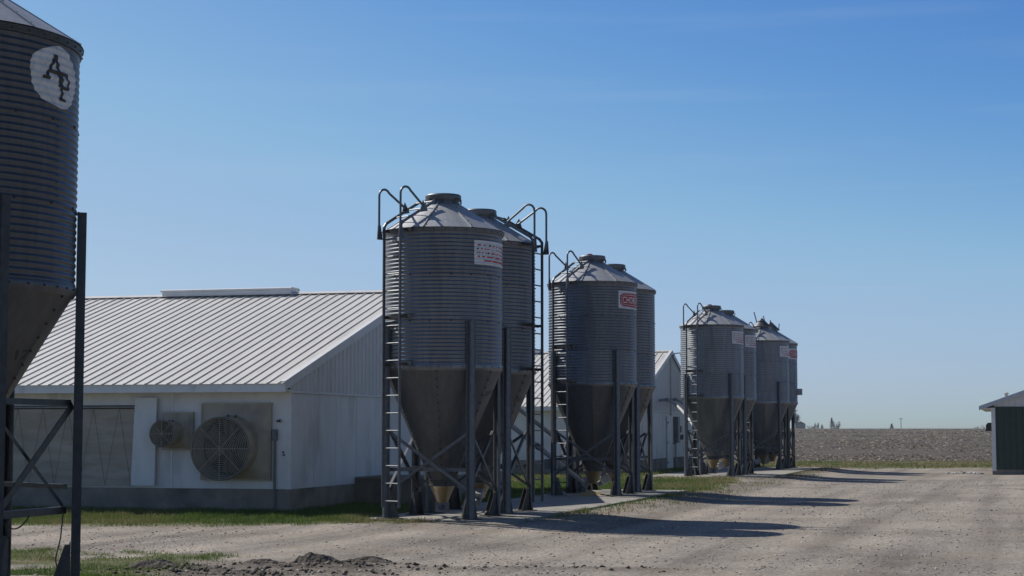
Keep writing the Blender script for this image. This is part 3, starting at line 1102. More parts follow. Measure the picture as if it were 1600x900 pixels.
    for k in range(nleg):
        a = leg_phase + 2 * PI * k / nleg
        nrm = pol(a, 1, 0)
        tan = Vector((math.cos(a), math.sin(a), 0))
        o = nrm * rl
        pr = [(-hw, 0), (-0.048, 0), (-0.034, hd), (0.034, hd), (0.048, 0), (hw, 0), (hw, 0.02), (hw - 0.007, 0.02), (hw - 0.007, 0.007), (0.054, 0.007), (0.040, hd + 0.007),
              (-0.040, hd + 0.007), (-0.054, 0.007), (-hw + 0.007, 0.007), (-hw + 0.007, 0.02), (-hw, 0.02)]
        lg = MB().prism(pr, (0, 0, ltop - 0.012), o + Vector((0, 0, 0.012)), tan, nrm).build('leg', M['steel'], root)
        m2 = MB()
        fo = o - nrm * 0.10
        fw = 0.15 if not heavy else 0.085
        m2.prism([(-fw, 0), (fw, 0), (0.065, 0.43), (-0.065, 0.43)], nrm * 0.012, fo + Vector((0, 0, 0.016)) + nrm * 0.085, tan, (0, 0, 1))
        for sg in (-1, 1):
            m2.prism([(-0.09, 0), (0.10, 0), (0.09, 0.40), (0.04, 0.40)], tan * 0.010, fo + tan * (sg * 0.075) + Vector((0, 0, 0.016)), nrm, (0, 0, 1))
        m2.prism([(-0.17, -0.14), (0.17, -0.14), (0.17, 0.20), (-0.17, 0.20)], (0, 0, 0.014), fo + Vector((0, 0, 0.001)), tan, nrm)
        m2.build('foot', M['steel_dark'], lg)
        legs.append((a, o + nrm * 0.02, tan, nrm))
    return zt, zb, rb, legs, rz

def bin_braces(root, legs, z_lo, z_hi, beams, wd=0.05, diag=None):
    n = len(legs)
    for k in range(n):
        a, p, ta, na = legs[k]
        b, q, tb, nb = legs[(k + 1) % n]
        mid = ((p + q) / 2)
        nrm = Vector((mid.x, mid.y, 0)).normalized()
        p2 = p + ta * 0.05
        q2 = q - tb * 0.05
        inn = -nrm * 0.03
        MB().angle_bar(p2 + inn + Vector((0, 0, z_hi)), q2 + inn + Vector((0, 0, z_lo)), wd, 0.006, nrm).build('brace', M['steel'], root)
        MB().angle_bar(p2 + inn * 2.4 + Vector((0, 0, z_lo)), q2 + inn * 2.4 + Vector((0, 0, z_hi)), wd, 0.006, nrm).build('brace', M['steel'], root)
        for zb in beams:
            MB().angle_bar(p2 + inn * 3.4 + Vector((0, 0, zb)), q2 + inn * 3.4 + Vector((0, 0, zb)), wd * 1.25, 0.007, nrm).build('beam', M['steel'], root)

def ladder(root, a, rad, zt, rz, zbot=0.22):
    nrm = pol(a, 1, 0)
    tan = Vector((math.cos(a), math.sin(a), 0))
    lad = thing_part = bpy.data.objects.new('ladder', None)
    COL.objects.link(lad)
    lad.parent = root
    so = rad + 0.15
    # path of a rail: straight up, over the eave, up the roof
    rtop = 0.42
    path = [(so, zbot), (so, zt + 0.04), (so - 0.05, zt + 0.11)]
    rr = rad - 0.02
    path += [(rr, rz(rr) + 0.13), (rtop, rz(rtop) + 0.10)]
    for s in (-1, 1):
        mb = MB()
        off = tan * (0.215 * s)
        for (r0, z0), (r1, z1) in zip(path[:-1], path[1:]):
            p0 = nrm * r0 + off + Vector((0, 0, z0))
            p1 = nrm * r1 + off + Vector((0, 0, z1))
            d = (p1 - p0).normalized()
            mb.bar(p0 - d * 0.012, p1 + d * 0.012, 0.02 if False else 0.05, 0.022, up=tan)
        mb.build('rail', M['steel'], lad)
    z = zbot + 0.10
    while z < zt - 0.03:
        MB().tube([nrm * so - tan * 0.215 + Vector((0, 0, z)), nrm * so + tan * 0.215 + Vector((0, 0, z))], 0.014, 6).build('rung', M['steel'], lad)
        z += 0.305
    r = rad - 0.12
    while r > rtop:
        zz = rz(r) + 0.12
        MB().tube([nrm * r - tan * 0.215 + Vector((0, 0, zz)), nrm * r + tan * 0.215 + Vector((0, 0, zz))], 0.014, 6).build('rung', M['steel'], lad)
        r -= 0.24
    # stand-off brackets
    for zz in (zt - 0.02, zt - 1.55, zt - 2.38):
        mb = MB()
        for s in (-1, 1):
            mb.bar(nrm * (rad + 0.005) + tan * (0.245 * s) + Vector((0, 0, zz)), nrm * (so + 0.01) + tan * (0.245 * s) + Vector((0, 0, zz)), 0.012, 0.05)
        mb.bar(nrm * (rad + 0.015) - tan * 0.36 + Vector((0, 0, zz)), nrm * (rad + 0.015) + tan * 0.36 + Vector((0, 0, zz)), 0.012, 0.055)
        mb.build('bracket', M['steel_dark'], lad)
    # hooped hand rails
    for s in (-1, 1):
        off = tan * (0.285 * s)
        zl = zt - 0.10
        ztop = zt + 0.60
        ra = 0.125
        x0 = so + 0.06
        pts = [nrm * x0 + off + Vector((0, 0, zl)), nrm * x0 + off + Vector((0, 0, ztop))]
        for k in range(1, 8):
            q = PI * k / 8 * 0.94
            pts.append(nrm * (x0 - ra + ra * math.cos(q)) + off + Vector((0, 0, ztop + ra * math.sin(q))))
        re = 0.70
        pts.append(nrm * re + off * 0.85 + Vector((0, 0, rz(re) + 0.16)))
        mb = MB().tube(pts, 0.021, 8)
        # triangular end plates
        e = nrm * re + off * 0.85 + Vector((0, 0, rz(re) + 0.10))
        mb.prism([(-0.10, -0.02), (0.10, -0.06), (0.02, 0.17)], tan * 0.012, e, nrm, (0, 0, 1))
        e = nrm * x0 + off + Vector((0, 0, zl - 0.08))
        mb.prism([(-0.07, 0), (0.05, 0), (0.03, 0.26), (-0.02, 0.26)], tan * 0.02, e, nrm, (0, 0, 1))
        mb.build('handrail', M['steel'], lad, smooth=True)
    return lad

R7, ZJ7 = 1.065, 2.64
def boot(root, zb, rb, chute_a=None, mat='amber', deep=True):
    b = MB().lathe([(rb + 0.03, zb - 0.045), (rb + 0.01, zb - 0.07), (0.115, zb - 0.29), (0.105, zb - 0.34)], 28, cap1=True).build('feed_boot', M[mat], root, smooth=True)
    if chute_a is not None:
        d = pol(chute_a, 1, 0)
        p0 = Vector((0, 0, zb - 0.24)) - d * 0.02
        mb = MB().tube([p0 + Vector((0, 0, 0.02)), p0 - d * 0.28 + Vector((0, 0, -0.13))], 0.085, 12)
        mb.bar(p0 - d * 0.10 + Vector((0, 0, 0.04)), p0 - d * 0.30 + Vector((0, 0, -0.06)), 0.20, 0.12)
        mb.build('unloader', M['pipe'], b, smooth=True)
        MB().tube([p0 - d * 0.30 + Vector((0, 0, -0.14)), p0 - d * 0.40 + Vector((0, 0, -0.19))], 0.07, 12).build('motor', M['grey_box'], b, smooth=True)
    else:
        MB().box(-0.10, 0.10, -0.10, 0.10, zb - 0.50, zb - 0.33).build('unloader', M['steel'], b)
        MB().tube([(0.02, -0.10, zb - 0.42), (0.02, -0.15, zb - 0.42)], 0.045, 14).build('cap', M['blue_plastic'], b, smooth=True)
    return b

def make_bin(label, loc, ladder_a=None, lid='flat', sign=None, boot_a=None, first=None):
    root = thing('feed_bin', label, 'feed bin', (loc[0], loc[1], 0.0), -ROW, 'galvanised feed bins standing in a row beside the barns')
    if first is None:
        body = bin_body(root, R7, ZJ7, 4, R(45), 2.36, R(11), [R(70), R(70), R(10)], 8, lid)
        zt, zb, rb, legs, rz = body
        bin_braces(root, legs, 0.50, 1.52, [0.86])
        global BODY7
        BODY7 = (zt, zb, rb, rz)
    else:
        skip = {'lid'} if lid != 'flat' else set()
        for ch in list(first.children):
            nm = ch.name.split('.')[0]
            if nm in ('ladder', 'sign', 'feed_boot', 'lettering', 'switch_box') or nm in skip:
                continue
            dup(ch, root)
        if lid != 'flat':
            zt, zb, rb, rz = BODY7
            r0 = 0.27
            zc = rz(r0)
            l = MB().lathe([(r0 + 0.09, zc + 0.05), (r0 + 0.10, zc + 0.085), (0.05, zc + 0.40), (0.03, zc + 0.42)], 40, cap0=True, cap1=True).build('lid', M['steel'], root, smooth=True, label='pointed conical lid with an upright lever')
            MB().bar(pol(R(-60), 0.20, zc + 0.22), pol(R(-75), 0.30, zc + 0.66), 0.05, 0.035).build('lid_lever', M['galv_roof'], l)
            MB().bar(pol(R(100), 0.33, zc + 0.06), pol(R(100), 0.35, zc + 0.34), 0.04, 0.03).build('latch', M['steel_dark'], l)
    zt, zb, rb, rz = BODY7
    boot(root, zb, rb, boot_a)
    if ladder_a is not None:
        ladder(root, ladder_a, R7, zt, rz)
    if sign:
        a0 = R(49)
        Ws, Hs, z0 = 1.12, 0.425, 4.45
        plate = add_skin(root, 'sign', [[(0, 0), (Ws, 0), (Ws, Hs), (0, Hs)]], R7, ZJ7, a0, z0, 0.005, M['sign_white'],
                         label='white sign with broken rows of red print' if sign == 'rows' else 'white sign with a red six sided badge')
        if sign == 'rows':
            rs = random.Random(5)
            polys = []
            black = []
            for row in range(5):
                zc = 0.345 - row * PITCH
                s = 0.05 + 0.03 * rs.random() if row < 4 else 0.22
                while s < Ws - 0.04:
                    L = 0.02 + 0.07 * rs.random() + (0.16 if row == 4 or (row == 3 and s > 0.2) else 0)
                    h = 0.008 + 0.008 * rs.random()
                    (polys if rs.random() > 0.16 else black).append([(s, zc - h - 0.006 * s), (min(s + L, Ws - 0.02), zc - h - 0.006 * s), (min(s + L, Ws - 0.02), zc + h - 0.006 * s), (s, zc + h - 0.006 * s)])
                    s += L + 0.014 + 0.05 * rs.random() * (0.2 if row == 4 else 1)
            add_skin(plate, 'lettering', polys, R7, ZJ7, a0, z0, 0.0075, M['sign_red'])
            add_skin(plate, 'lettering', black, R7, ZJ7, a0, z0, 0.0075, M['paint_black'])
        else:
            hexa = [(0.05, 0.12), (0.14, 0.055), (Ws - 0.14, 0.035), (Ws - 0.05, 0.10), (Ws - 0.05, 0.30), (Ws - 0.14, 0.385), (0.14, 0.365), (0.05, 0.30)]
            inner = [(0.085, 0.135), (0.155, 0.09), (Ws - 0.155, 0.075), (Ws - 0.085, 0.12), (Ws - 0.085, 0.285), (Ws - 0.155, 0.345), (0.155, 0.33), (0.085, 0.285)]
            inner2 = [(0.097, 0.142), (0.160, 0.102), (Ws - 0.160, 0.087), (Ws - 0.097, 0.128), (Ws - 0.097, 0.278), (Ws - 0.160, 0.333), (0.160, 0.318), (0.097, 0.278)]
            add_skin(plate, 'badge', [hexa], R7, ZJ7, a0, z0, 0.0075, M['sign_red'])
            add_skin(plate, 'badge_border', [inner], R7, ZJ7, a0, z0, 0.010, M['sign_white'])
            add_skin(plate, 'badge', [inner2], R7, ZJ7, a0, z0, 0.0125, M['sign_red'])
            add_text(plate, 'CHORE-TIME', 0.215, R7, ZJ7, a0 + 0.115 / R7, z0 + 0.135, 0.015, M['sign_white'], bold=0.003, xs=0.84)
    return root

bins = {}
b2 = make_bin('nearest feed bin in the picture centre, ladder at its left and a white printed sign', S2, R(-29), 'flat', 'rows', None)
add_text(b2, '504Y', 0.13, R7, ZJ7, R(76), 2.14, 0.008, M['paint_black'], shear=0.3, rot=R(12), cone=(R7, 2.36), xs=1.5)
b2b = make_bin('feed bin with its ladder on the right side, close behind the nearest middle bin', (-0.623, 33.8), R(82), 'flat', None, R(-170), b2)
add_text(b2b, '0414', 0.13, R7, ZJ7, R(68), 2.07, 0.008, M['paint_black'], shear=0.3, rot=R(6), cone=(R7, 2.36), xs=1.5)
b3 = make_bin('feed bin bearing a white sign with a red badge, spilled feed below it', (1.96, 42.8), R(-26), 'flat', 'badge', R(60), b2)
b3b = make_bin('feed bin with no ladder or sign, tucked behind the red badge bin', (2.594, 45.06), None, 'flat', None, R(110), b2)
add_text(b3b, '504', 0.13, R7, ZJ7, R(70), 2.07, 0.008, M['paint_black'], shear=0.3, rot=R(6), cone=(R7, 2.36), xs=1.5)
b4 = make_bin('farther feed bin with flat lid, left ladder and printed sign beside the second barn door', (6.83, 60.1), R(-24), 'flat', 'rows', None, b2)
b4b = make_bin('flat lidded feed bin with printed sign but no ladder, before the cone lidded bins', (7.58, 62.45), None, 'flat', 'rows', R(110), b2)
b5 = make_bin('far feed bin with pointed lid and printed sign, second from the row end', (10.03, 70.6), R(-27), 'cone', 'rows', R(100), b2)
b5b = make_bin('last feed bin of the row, pointed lid and a grey box on its side', (10.73, 72.9), None, 'cone', 'badge', R(100), b2)
M['galv_veiled'] = M['galv'].copy()  # far bins: veiling glare put into the colour as a lighter metal
M['galv_veiled'].name = 'veil_lightened_shell'
M['hop_veiled'] = M['galv_hop'].copy()
M['hop_veiled'].name = 'veil_lightened_hopper'
for key, fac in (('galv_veiled', 1.28), ('hop_veiled', 1.5)):
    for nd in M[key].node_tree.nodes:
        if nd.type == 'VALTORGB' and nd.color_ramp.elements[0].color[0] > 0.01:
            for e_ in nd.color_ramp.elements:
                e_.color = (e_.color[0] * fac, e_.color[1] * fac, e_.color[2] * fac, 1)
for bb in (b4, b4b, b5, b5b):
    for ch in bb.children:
        key = {'shell_ring': 'galv_veiled', 'lap_seam': 'galv_veiled', 'hopper_rim': 'galv_veiled', 'hopper_panel': 'hop_veiled'}.get(ch.name.split('.')[0])
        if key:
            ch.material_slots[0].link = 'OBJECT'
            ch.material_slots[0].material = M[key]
# red caps on two lids, switch box, box on the last bin
zt7, zb7, rb7, rz7 = BODY7
zc7 = rz7(0.27)
for bb in (b3, b4):
    MB().lathe([(0.07, zc7 + 0.185), (0.07, zc7 + 0.215), (0.05, zc7 + 0.225)], 14, cap1=True, c=(-0.05, -0.05)).build('lid_cap', M['red_plastic'], bb, smooth=True)
p = pol(R(-45), R7 + 0.16, 0)
MB().box(p.x - 0.10, p.x + 0.02, p.y - 0.06, p.y + 0.06, 0.62, 0.86).build('switch_box', M['grey_box'], b3)
mb = MB()
a = R(98)
p0, n_ = pol(a, R7 + 0.0, 3.12), pol(a, 1, 0)
mb.tube([p0, p0 + n_ * 0.10], 0.03, 8)
mb.bar(p0 + n_ * 0.09 + Vector((0, 0, -0.13)), p0 + n_ * 0.09 + Vector((0, 0, 0.13)), 0.17, 0.20)
mb.build('junction_box', M['pipe'], b5b, smooth=False)

# the large bin at the left edge of the view
R9, ZJ9 = 1.37, 2.915
b1 = thing('feed_bin', 'large six legged feed bin in front with a painted white emblem and number 12', 'feed bin', (-5.71, 17.25, 0.0), -ROW, 'galvanised feed bins standing in a row beside the barns')
zt9, zb9, rb9, legs9, rz9 = bin_body(b1, R9, ZJ9, 6, 0.0, 1.70, R(38), [R(20), R(89), R(20)], 10, 'flat', 144, True)
n9 = len(legs9)
for k in range(n9):
    a, p, ta, na = legs9[k]
    b, q, tb, nb = legs9[(k + 1) % n9]
    mid = (p + q) / 2
    nrm = Vector((mid.x, mid.y, 0)).normalized()
    p2, q2 = p + ta * 0.04 - nrm * 0.03, q - tb * 0.04 - nrm * 0.03
    up = Vector((0, 0, 1))
    if k % 2 == 1:
        MB().angle_bar(q2 + up * 1.80, p2 + up * 0.76, 0.075, 0.007, nrm).build('brace', M['steel'], b1)
        MB().angle_bar(p2 - nrm * 0.09 + up * 1.76, q2 - nrm * 0.09 + up * 0.80, 0.038, 0.006, nrm).build('brace', M['steel'], b1)
        MB().angle_bar(p2 - nrm * 0.02 + up * 1.82, q2 - nrm * 0.02 + up * 1.82, 0.06, 0.007, nrm).build('beam', M['steel'], b1)
        MB().angle_bar(p2 - nrm * 0.05 + up * 0.76, q2 - nrm * 0.05 + up * 0.76, 0.07, 0.007, nrm).build('beam', M['steel'], b1)
    else:
        MB().angle_bar(p2 - nrm * 0.05 + up * 0.99, q2 - nrm * 0.05 + up * 0.99, 0.05, 0.007, nrm).build('beam', M['steel'], b1)
boot(b1, zb9, rb9, R(-90))
EA, EZ = R(89), 4.96
rs = random.Random(3)
disc = []
for k in range(40):
    q = 2 * PI * k / 40
    wob = 1 + 0.035 * math.sin(5 * q + 1) + 0.025 * rs.random()
    disc.append((0.41 * wob * math.cos(q), 0.295 * wob * math.sin(q)))
emb = add_skin(b1, 'emblem', [disc], R9, ZJ9, EA, EZ, 0.004, M['paint_white'], label='weathered white oval carrying a joined black A and P')
def stroke(p, q, w_):
    dx, dz = q[0] - p[0], q[1] - p[1]
    L = math.hypot(dx, dz)
    nx, nz = -dz / L * w_ / 2, dx / L * w_ / 2
    return [(p[0] + nx, p[1] + nz), (q[0] + nx, q[1] + nz), (q[0] - nx, q[1] - nz), (p[0] - nx, p[1] - nz)]
ap = [stroke((-0.03, 0.185), (-0.16, -0.03), 0.035), stroke((-0.035, 0.185), (0.065, -0.075), 0.048), stroke((-0.11, 0.035), (0.035, 0.035), 0.034),
      stroke((-0.20, -0.03), (-0.10, -0.03), 0.03), stroke((-0.07, 0.18), (-0.005, 0.18), 0.03), stroke((0.01, -0.075), (0.085, -0.075), 0.028),
      stroke((0.075, 0.045), (0.075, -0.20), 0.045), stroke((0.03, 0.04), (0.16, 0.04), 0.032), stroke((0.15, 0.045), (0.205, -0.02), 0.04), stroke((0.205, -0.01), (0.185, -0.085), 0.04),
      stroke((0.19, -0.08), (0.09, -0.085), 0.03), stroke((0.02, -0.195), (0.14, -0.195), 0.03)]
ap = [[(x_ * 1.12 - 0.02, z_ * 1.08) for (x_, z_) in p_] for p_ in ap]
add_skin(emb, 'lettering', ap, R9, ZJ9, EA, EZ, 0.0075, M['paint_black'])
add_text(b1, '12', 0.15, R9, ZJ9, R(84), 2.22, 0.008, M['paint_black'], shear=0.0, rot=R(10), cone=(R9, 1.70), bold=0.004, xs=2.0)
for ch in b1.children:  # swap in the metals with shade painted into their colour
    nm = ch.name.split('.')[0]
    sw = {'shell_ring': 'galv_shade', 'lap_seam': 'galv_shade', 'eave_band': 'steel_shade', 'hopper_rim': 'galv_shade', 'hopper_panel': 'hop_shade', 'leg': 'steel_shade', 'brace': 'steel_shade', 'beam': 'steel_shade'}.get(nm)
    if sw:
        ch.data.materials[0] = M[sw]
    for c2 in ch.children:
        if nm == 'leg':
            c2.data.materials[0] = M['steel_shade']
# loose cable hanging from the braces
def cable_pts(p0, p1, sag, n=14):
    p0, p1 = Vector(p0), Vector(p1)
    return [p0.lerp(p1, i / n) + Vector((0, 0, -sag * 4 * (i / n) * (1 - i / n))) for i in range(n + 1)]
aF, pF, tF, nF = legs9[1]
aR, pR, tR, nR = legs9[2]
mb = MB()
q0 = pF.lerp(pR, 0.42) + Vector((0, 0, 0.74))
q1 = pF.lerp(pR, 0.86) + Vector((0, 0, 0.74))
mb.tube(cable_pts(pF.lerp(pR, 0.08) + Vector((0, 0, 0.72)), q0, 0.10), 0.007, 6)
mb.build('cable', M['rubber'], b1, smooth=True)
mb = MB()
pts = [q1, q1 + Vector((-0.02, -0.01, -0.25)), q1 + Vector((-0.06, -0.03, -0.45)), q1 + Vector((-0.02, -0.03, -0.60)), q1 + Vector((0.06, 0.02, -0.70))]
mb.tube(pts, 0.007, 6)
mb.build('cable', M['rubber'], b1, smooth=True)

# spilled feed and a ball on the pad
def heap(name, x, y, r, h, mat, label, cat, z=0.0):
    V, F = [], []
    for i in range(9):
        t = i / 8
        for k in range(24):
            q = 2 * PI * k / 24
            wv = 1 + 0.25 * math.sin(3 * q + 1) + 0.15 * math.sin(7 * q)
            V.append((r * t * wv * math.cos(q), r * t * wv * math.sin(q), h * (1 - t) ** 1.3 + 0.012 * math.sin(9 * q + 5 * t) * (1 - t) * t))
    for i in range(8):
        for k in range(24):
            F.append((i * 24 + k, i * 24 + (k + 1) % 24, (i + 1) * 24 + (k + 1) % 24, (i + 1) * 24 + k))
    o = MB().add(V, F).build(name, mat, None, smooth=True)
    o.location = (x, y, z + 0.002)
    return tag(o, label, cat)
heap('feed_pile', 1.86, 42.3, 0.32, 0.13, M['feed'], 'small pile of spilled yellow feed on the concrete under the red badge bin', 'feed pile')
mb = MB().lathe([(0.048 * math.sin(PI * k / 10) + 1e-4, 0.048 - 0.048 * math.cos(PI * k / 10)) for k in range(11)], 16)
o = mb.build('rubber_ball', M['rubber'], None, smooth=True)
o.location = (-0.45, 32.0, 0.001)
tag(o, 'small black ball lying on the concrete pad under the nearest middle bins', 'ball')

# ------------------------------------------------------------------ barns
WB = 15.26
HB = 0.43
EAVE_OUT = 0.45
RSL = 0.29
ZE = 2.43
def roof_z(y):
    return ZE + (min(y, WB - y) + EAVE_OUT) * RSL

def ribbed_sheet(mb, x0, x1, p_lo, p_hi, n_out, ribs, rib_w=0.028, rib_h=0.024):
    """sheet between p_lo(x) and p_hi(x) with raised ribs running up it; p_* return Vectors, n_out the outward normal"""
    n_out = Vector(n_out).normalized()
    secs = [(x0, 0.0)]
    for r in ribs:
        if r - rib_w > x0 and r + rib_w < x1:
            secs += [(r - rib_w, 0.0), (r - rib_w * 0.45, rib_h), (r + rib_w * 0.45, rib_h), (r + rib_w, 0.0)]
    secs.append((x1, 0.0))
    vs = []
    for (x, h) in secs:
        vs.append(p_lo(x) + n_out * h)
        vs.append(p_hi(x) + n_out * h)
    m_ = len(secs)
    for (x, h) in secs:
        vs.append(p_lo(x) - n_out * 0.012)
        vs.append(p_hi(x) - n_out * 0.012)
    fs = [(2 * i, 2 * i + 2, 2 * i + 3, 2 * i + 1) for i in range(m_ - 1)]
    fs += [(2 * m_ + 2 * i + 1, 2 * m_ + 2 * i + 3, 2 * m_ + 2 * i + 2, 2 * m_ + 2 * i) for i in range(m_ - 1)]
    for j in (0, 1):
        fs += [(2 * i + j, 2 * m_ + 2 * i + j, 2 * m_ + 2 * i + 2 + j, 2 * i + 2 + j) for i in range(m_ - 1)]
    e = m_ - 1
    fs += [(0, 1, 2 * m_ + 1, 2 * m_), (2 * e, 2 * m_ + 2 * e, 2 * m_ + 2 * e + 1, 2 * e + 1)]
    mb.add(vs, fs)

def make_barn(root, L, vents):
    bw = 0.04
    # concrete foundation
    MB().box(-L, -0.0, 0.0, WB, -0.4, HB).build('foundation', M['concrete'], root)
    # wall core (insulated studs) that the panels are fixed to
    MB().box(-L + 0.05, -0.05, 0.05, WB - 0.05, HB + 0.001, 2.30).build('wall', M['dust_steel'], root)
    MB().prism([(0.05, 2.30), (WB - 0.05, 2.30), (WB / 2, roof_z(WB / 2) - 0.16)], (L - 0.12, 0, 0), (-L + 0.06, 0, 0), (0, 1, 0), (0, 0, 1)).build('loft_wall', M['white_wall'], root)
    # front panels
    x = -0.03
    step = 1.216
    i = 0
    while x > -L + 0.3:
        x1 = max(x - step, -L + 0.02)
        m2 = MB().box(x1 + 0.006, x, 0.012, 0.049, HB + 0.004, 2.285)
        m2.build('wall_panel', M['white_wall'], root)
        MB().box(x1 - 0.012, x1 + 0.018, 0.004, 0.012, HB + 0.006, 2.28).build('batten', M['white_trim'], root)
        x = x1
    # end panels, lower
    y = 0.03
    while y < WB - 0.1:
        y1 = min(y + 1.216, WB - 0.03)
        MB().box(-0.049, -0.012, y, y1 - 0.014, HB + 0.004, 2.255).build('wall_panel', M['white_wall'], root)
        y = y1
    # gable, ribbed
    y = -0.05
    while y < WB + 0.04:
        y1 = min(y + 0.914, WB + 0.05)
        mb = MB()
        def lo(yy):
            return Vector((-0.004, yy, 2.30))
        def hi(yy):
            return Vector((-0.004, yy, max(2.305, roof_z(yy) - 0.05)))
        cuts = [y]
        if y < WB / 2 < y1:
            cuts.append(WB / 2)
        cuts.append(y1)
        for ca, cb in zip(cuts[:-1], cuts[1:]):
            ribs = [y + 0.114 + 0.2285 * k for k in range(4)]
            ribbed_sheet(mb, ca + (0.003 if ca == y else 0), cb, lo, hi, (1, 0, 0), [r for r in ribs if ca < r < cb], 0.024, 0.02)
        mb.build('gable_panel', M['white_metal'], root)
        y = y1
    MB().box(-0.02, 0.035, -0.03, WB + 0.03, 2.258, 2.298).build('gable_trim', M['white_trim'], root)
    # trims
    MB().box(-0.075, 0.008, -0.006, 0.011, HB + 0.002, 2.256).build('corner_trim', M['white_trim'], root)
    MB().box(-0.0085, 0.0085, 0.012, 0.075, HB + 0.002, 2.256).build('corner_trim', M['white_trim'], root)
    MB().box(-L, -0.05, WB - 0.049, WB - 0.01, HB + 0.004, 2.285).build('wall_panel', M['white_wall'], root)
    MB().box(-L - 0.02, -L + 0.049, 0.012, WB - 0.012, HB + 0.004, 2.285).build('wall_panel', M['white_wall'], root)
    # soffit and fascia on both eaves
    for yo, sg in ((0.0, -1), (WB, 1)):
        ya, yb = sorted((yo + sg * 0.012, yo + sg * (EAVE_OUT - 0.022)))
        MB().box(-L, 0.06, ya, yb, 2.288, 2.312).build('soffit', M['white_trim'], root)
        ya, yb = sorted((yo + sg * (EAVE_OUT - 0.02), yo + sg * (EAVE_OUT + 0.002)))
        MB().box(-L - 0.06, 0.075, ya, yb, 2.265, ZE - 0.012).build('fascia', M['white_trim'], root)
    # roof panels, nine inch ribs
    x = 0.06
    while x > -L - 0.06:
        x1 = max(x - 0.914, -L - 0.07)
        for side in (0, 1):
            mb = MB()
            if side == 0:
                f0, f1 = -EAVE_OUT - 0.03, WB / 2 - 0.01
            else:
                f0, f1 = WB + EAVE_OUT + 0.03, WB / 2 + 0.01
            def lo(xx):
                return Vector((xx, f0, ZE - 0.03 * RSL))
            def hi(xx):
                return Vector((xx, f1, roof_z(f1)))
            nn = (0, -RSL, 1) if side == 0 else (0, RSL, 1)
            ribs = [x - 0.114 - 0.2285 * k for k in range(4)]
            ribbed_sheet(mb, x1 + 0.002, x, lo, hi, nn, sorted(ribs), 0.027, 0.022)
            # small intermediate stiffening lines
            mb.build('roof_panel', M['white_roof'], root)
        x = x1
    # rake trim
    for side in (0, 1):
        for xx in (0.062, -L - 0.072):
            mb = MB()
            f0, f1 = (-EAVE_OUT - 0.03, WB / 2) if side == 0 else (WB + EAVE_OUT + 0.03, WB / 2)
            za, zb_ = ZE - 0.01, roof_z(WB / 2)
            mb.add([(xx, f0, za - 0.13), (xx + 0.016, f0, za - 0.13), (xx + 0.016, f0, za + 0.035), (xx, f0, za + 0.035),
                    (xx, f1, zb_ - 0.13), (xx + 0.016, f1, zb_ - 0.13), (xx + 0.016, f1, zb_ + 0.035), (xx, f1, zb_ + 0.035)],
                   [(3, 2, 1, 0), (4, 5, 6, 7), (0, 1, 5, 4), (1, 2, 6, 5), (2, 3, 7, 6), (3, 0, 4, 7)])
            xo = xx - 0.09 if xx > 0 else xx
            mb.add([(xo, f0, za + 0.0355), (xo + 0.105, f0, za + 0.0355), (xo + 0.105, f0, za + 0.046), (xo, f0, za + 0.046),
                    (xo, f1, zb_ + 0.0355), (xo + 0.105, f1, zb_ + 0.0355), (xo + 0.105, f1, zb_ + 0.046), (xo, f1, zb_ + 0.046)],
                   [(3, 2, 1, 0), (4, 5, 6, 7), (0, 1, 5, 4), (1, 2, 6, 5), (2, 3, 7, 6), (3, 0, 4, 7)])
            mb.build('rake_trim', M['white_trim'], root)
    zr = roof_z(WB / 2)
    MB().prism([(-0.20, zr + 0.045 - 0.058), (0, zr + 0.045), (0.20, zr + 0.045 - 0.058), (0.20, zr + 0.033 - 0.058), (0, zr + 0.033), (-0.20, zr + 0.033 - 0.058)],
               (L + 0.14, 0, 0), (-L - 0.07, WB / 2, 0), (0, 1, 0), (0, 0, 1)).build('ridge_cap', M['white_roof'], root)
    for (v0, v1) in vents:
        v = MB().prism([(-0.26, zr - 0.02), (0.26, zr - 0.02), (0.26, zr + 0.075), (0.20, zr + 0.12), (-0.20, zr + 0.12), (-0.26, zr + 0.075)],
                       (v1 - v0, 0, 0), (v0, WB / 2, 0), (0, 1, 0), (0, 0, 1)).build('ridge_vent', M['white_trim'], root)
        MB().prism([(-0.285, zr + 0.123), (-0.22, zr + 0.145), (0.22, zr + 0.145), (0.285, zr + 0.123), (0.285, zr + 0.08), (0.265, zr + 0.08), (0.265, zr + 0.121), (-0.265, zr + 0.121), (-0.265, zr + 0.08), (-0.285, zr + 0.08)],
                   (v1 - v0 + 0.06, 0, 0), (v0 - 0.03, WB / 2, 0), (0, 1, 0), (0, 0, 1)).build('vent_hood', M['white_trim'], v)

def wall_x(px, y_off=0.0):
    """local x on barn 1's front wall seen at this photo column (layout aid)"""
    # (X0 - BV*L) ... solve (bx + x*BV0 + yo*BU0) / (by + x*BV1 + yo*BU1) = (px-800)/2750
    k = (px - 800) / 2750
    bx, by = BARN1[0] + y_off * BU[0], BARN1[1] + y_off * BU[1]
    return (k * by - bx) / (BV[0] - k * BV[1])

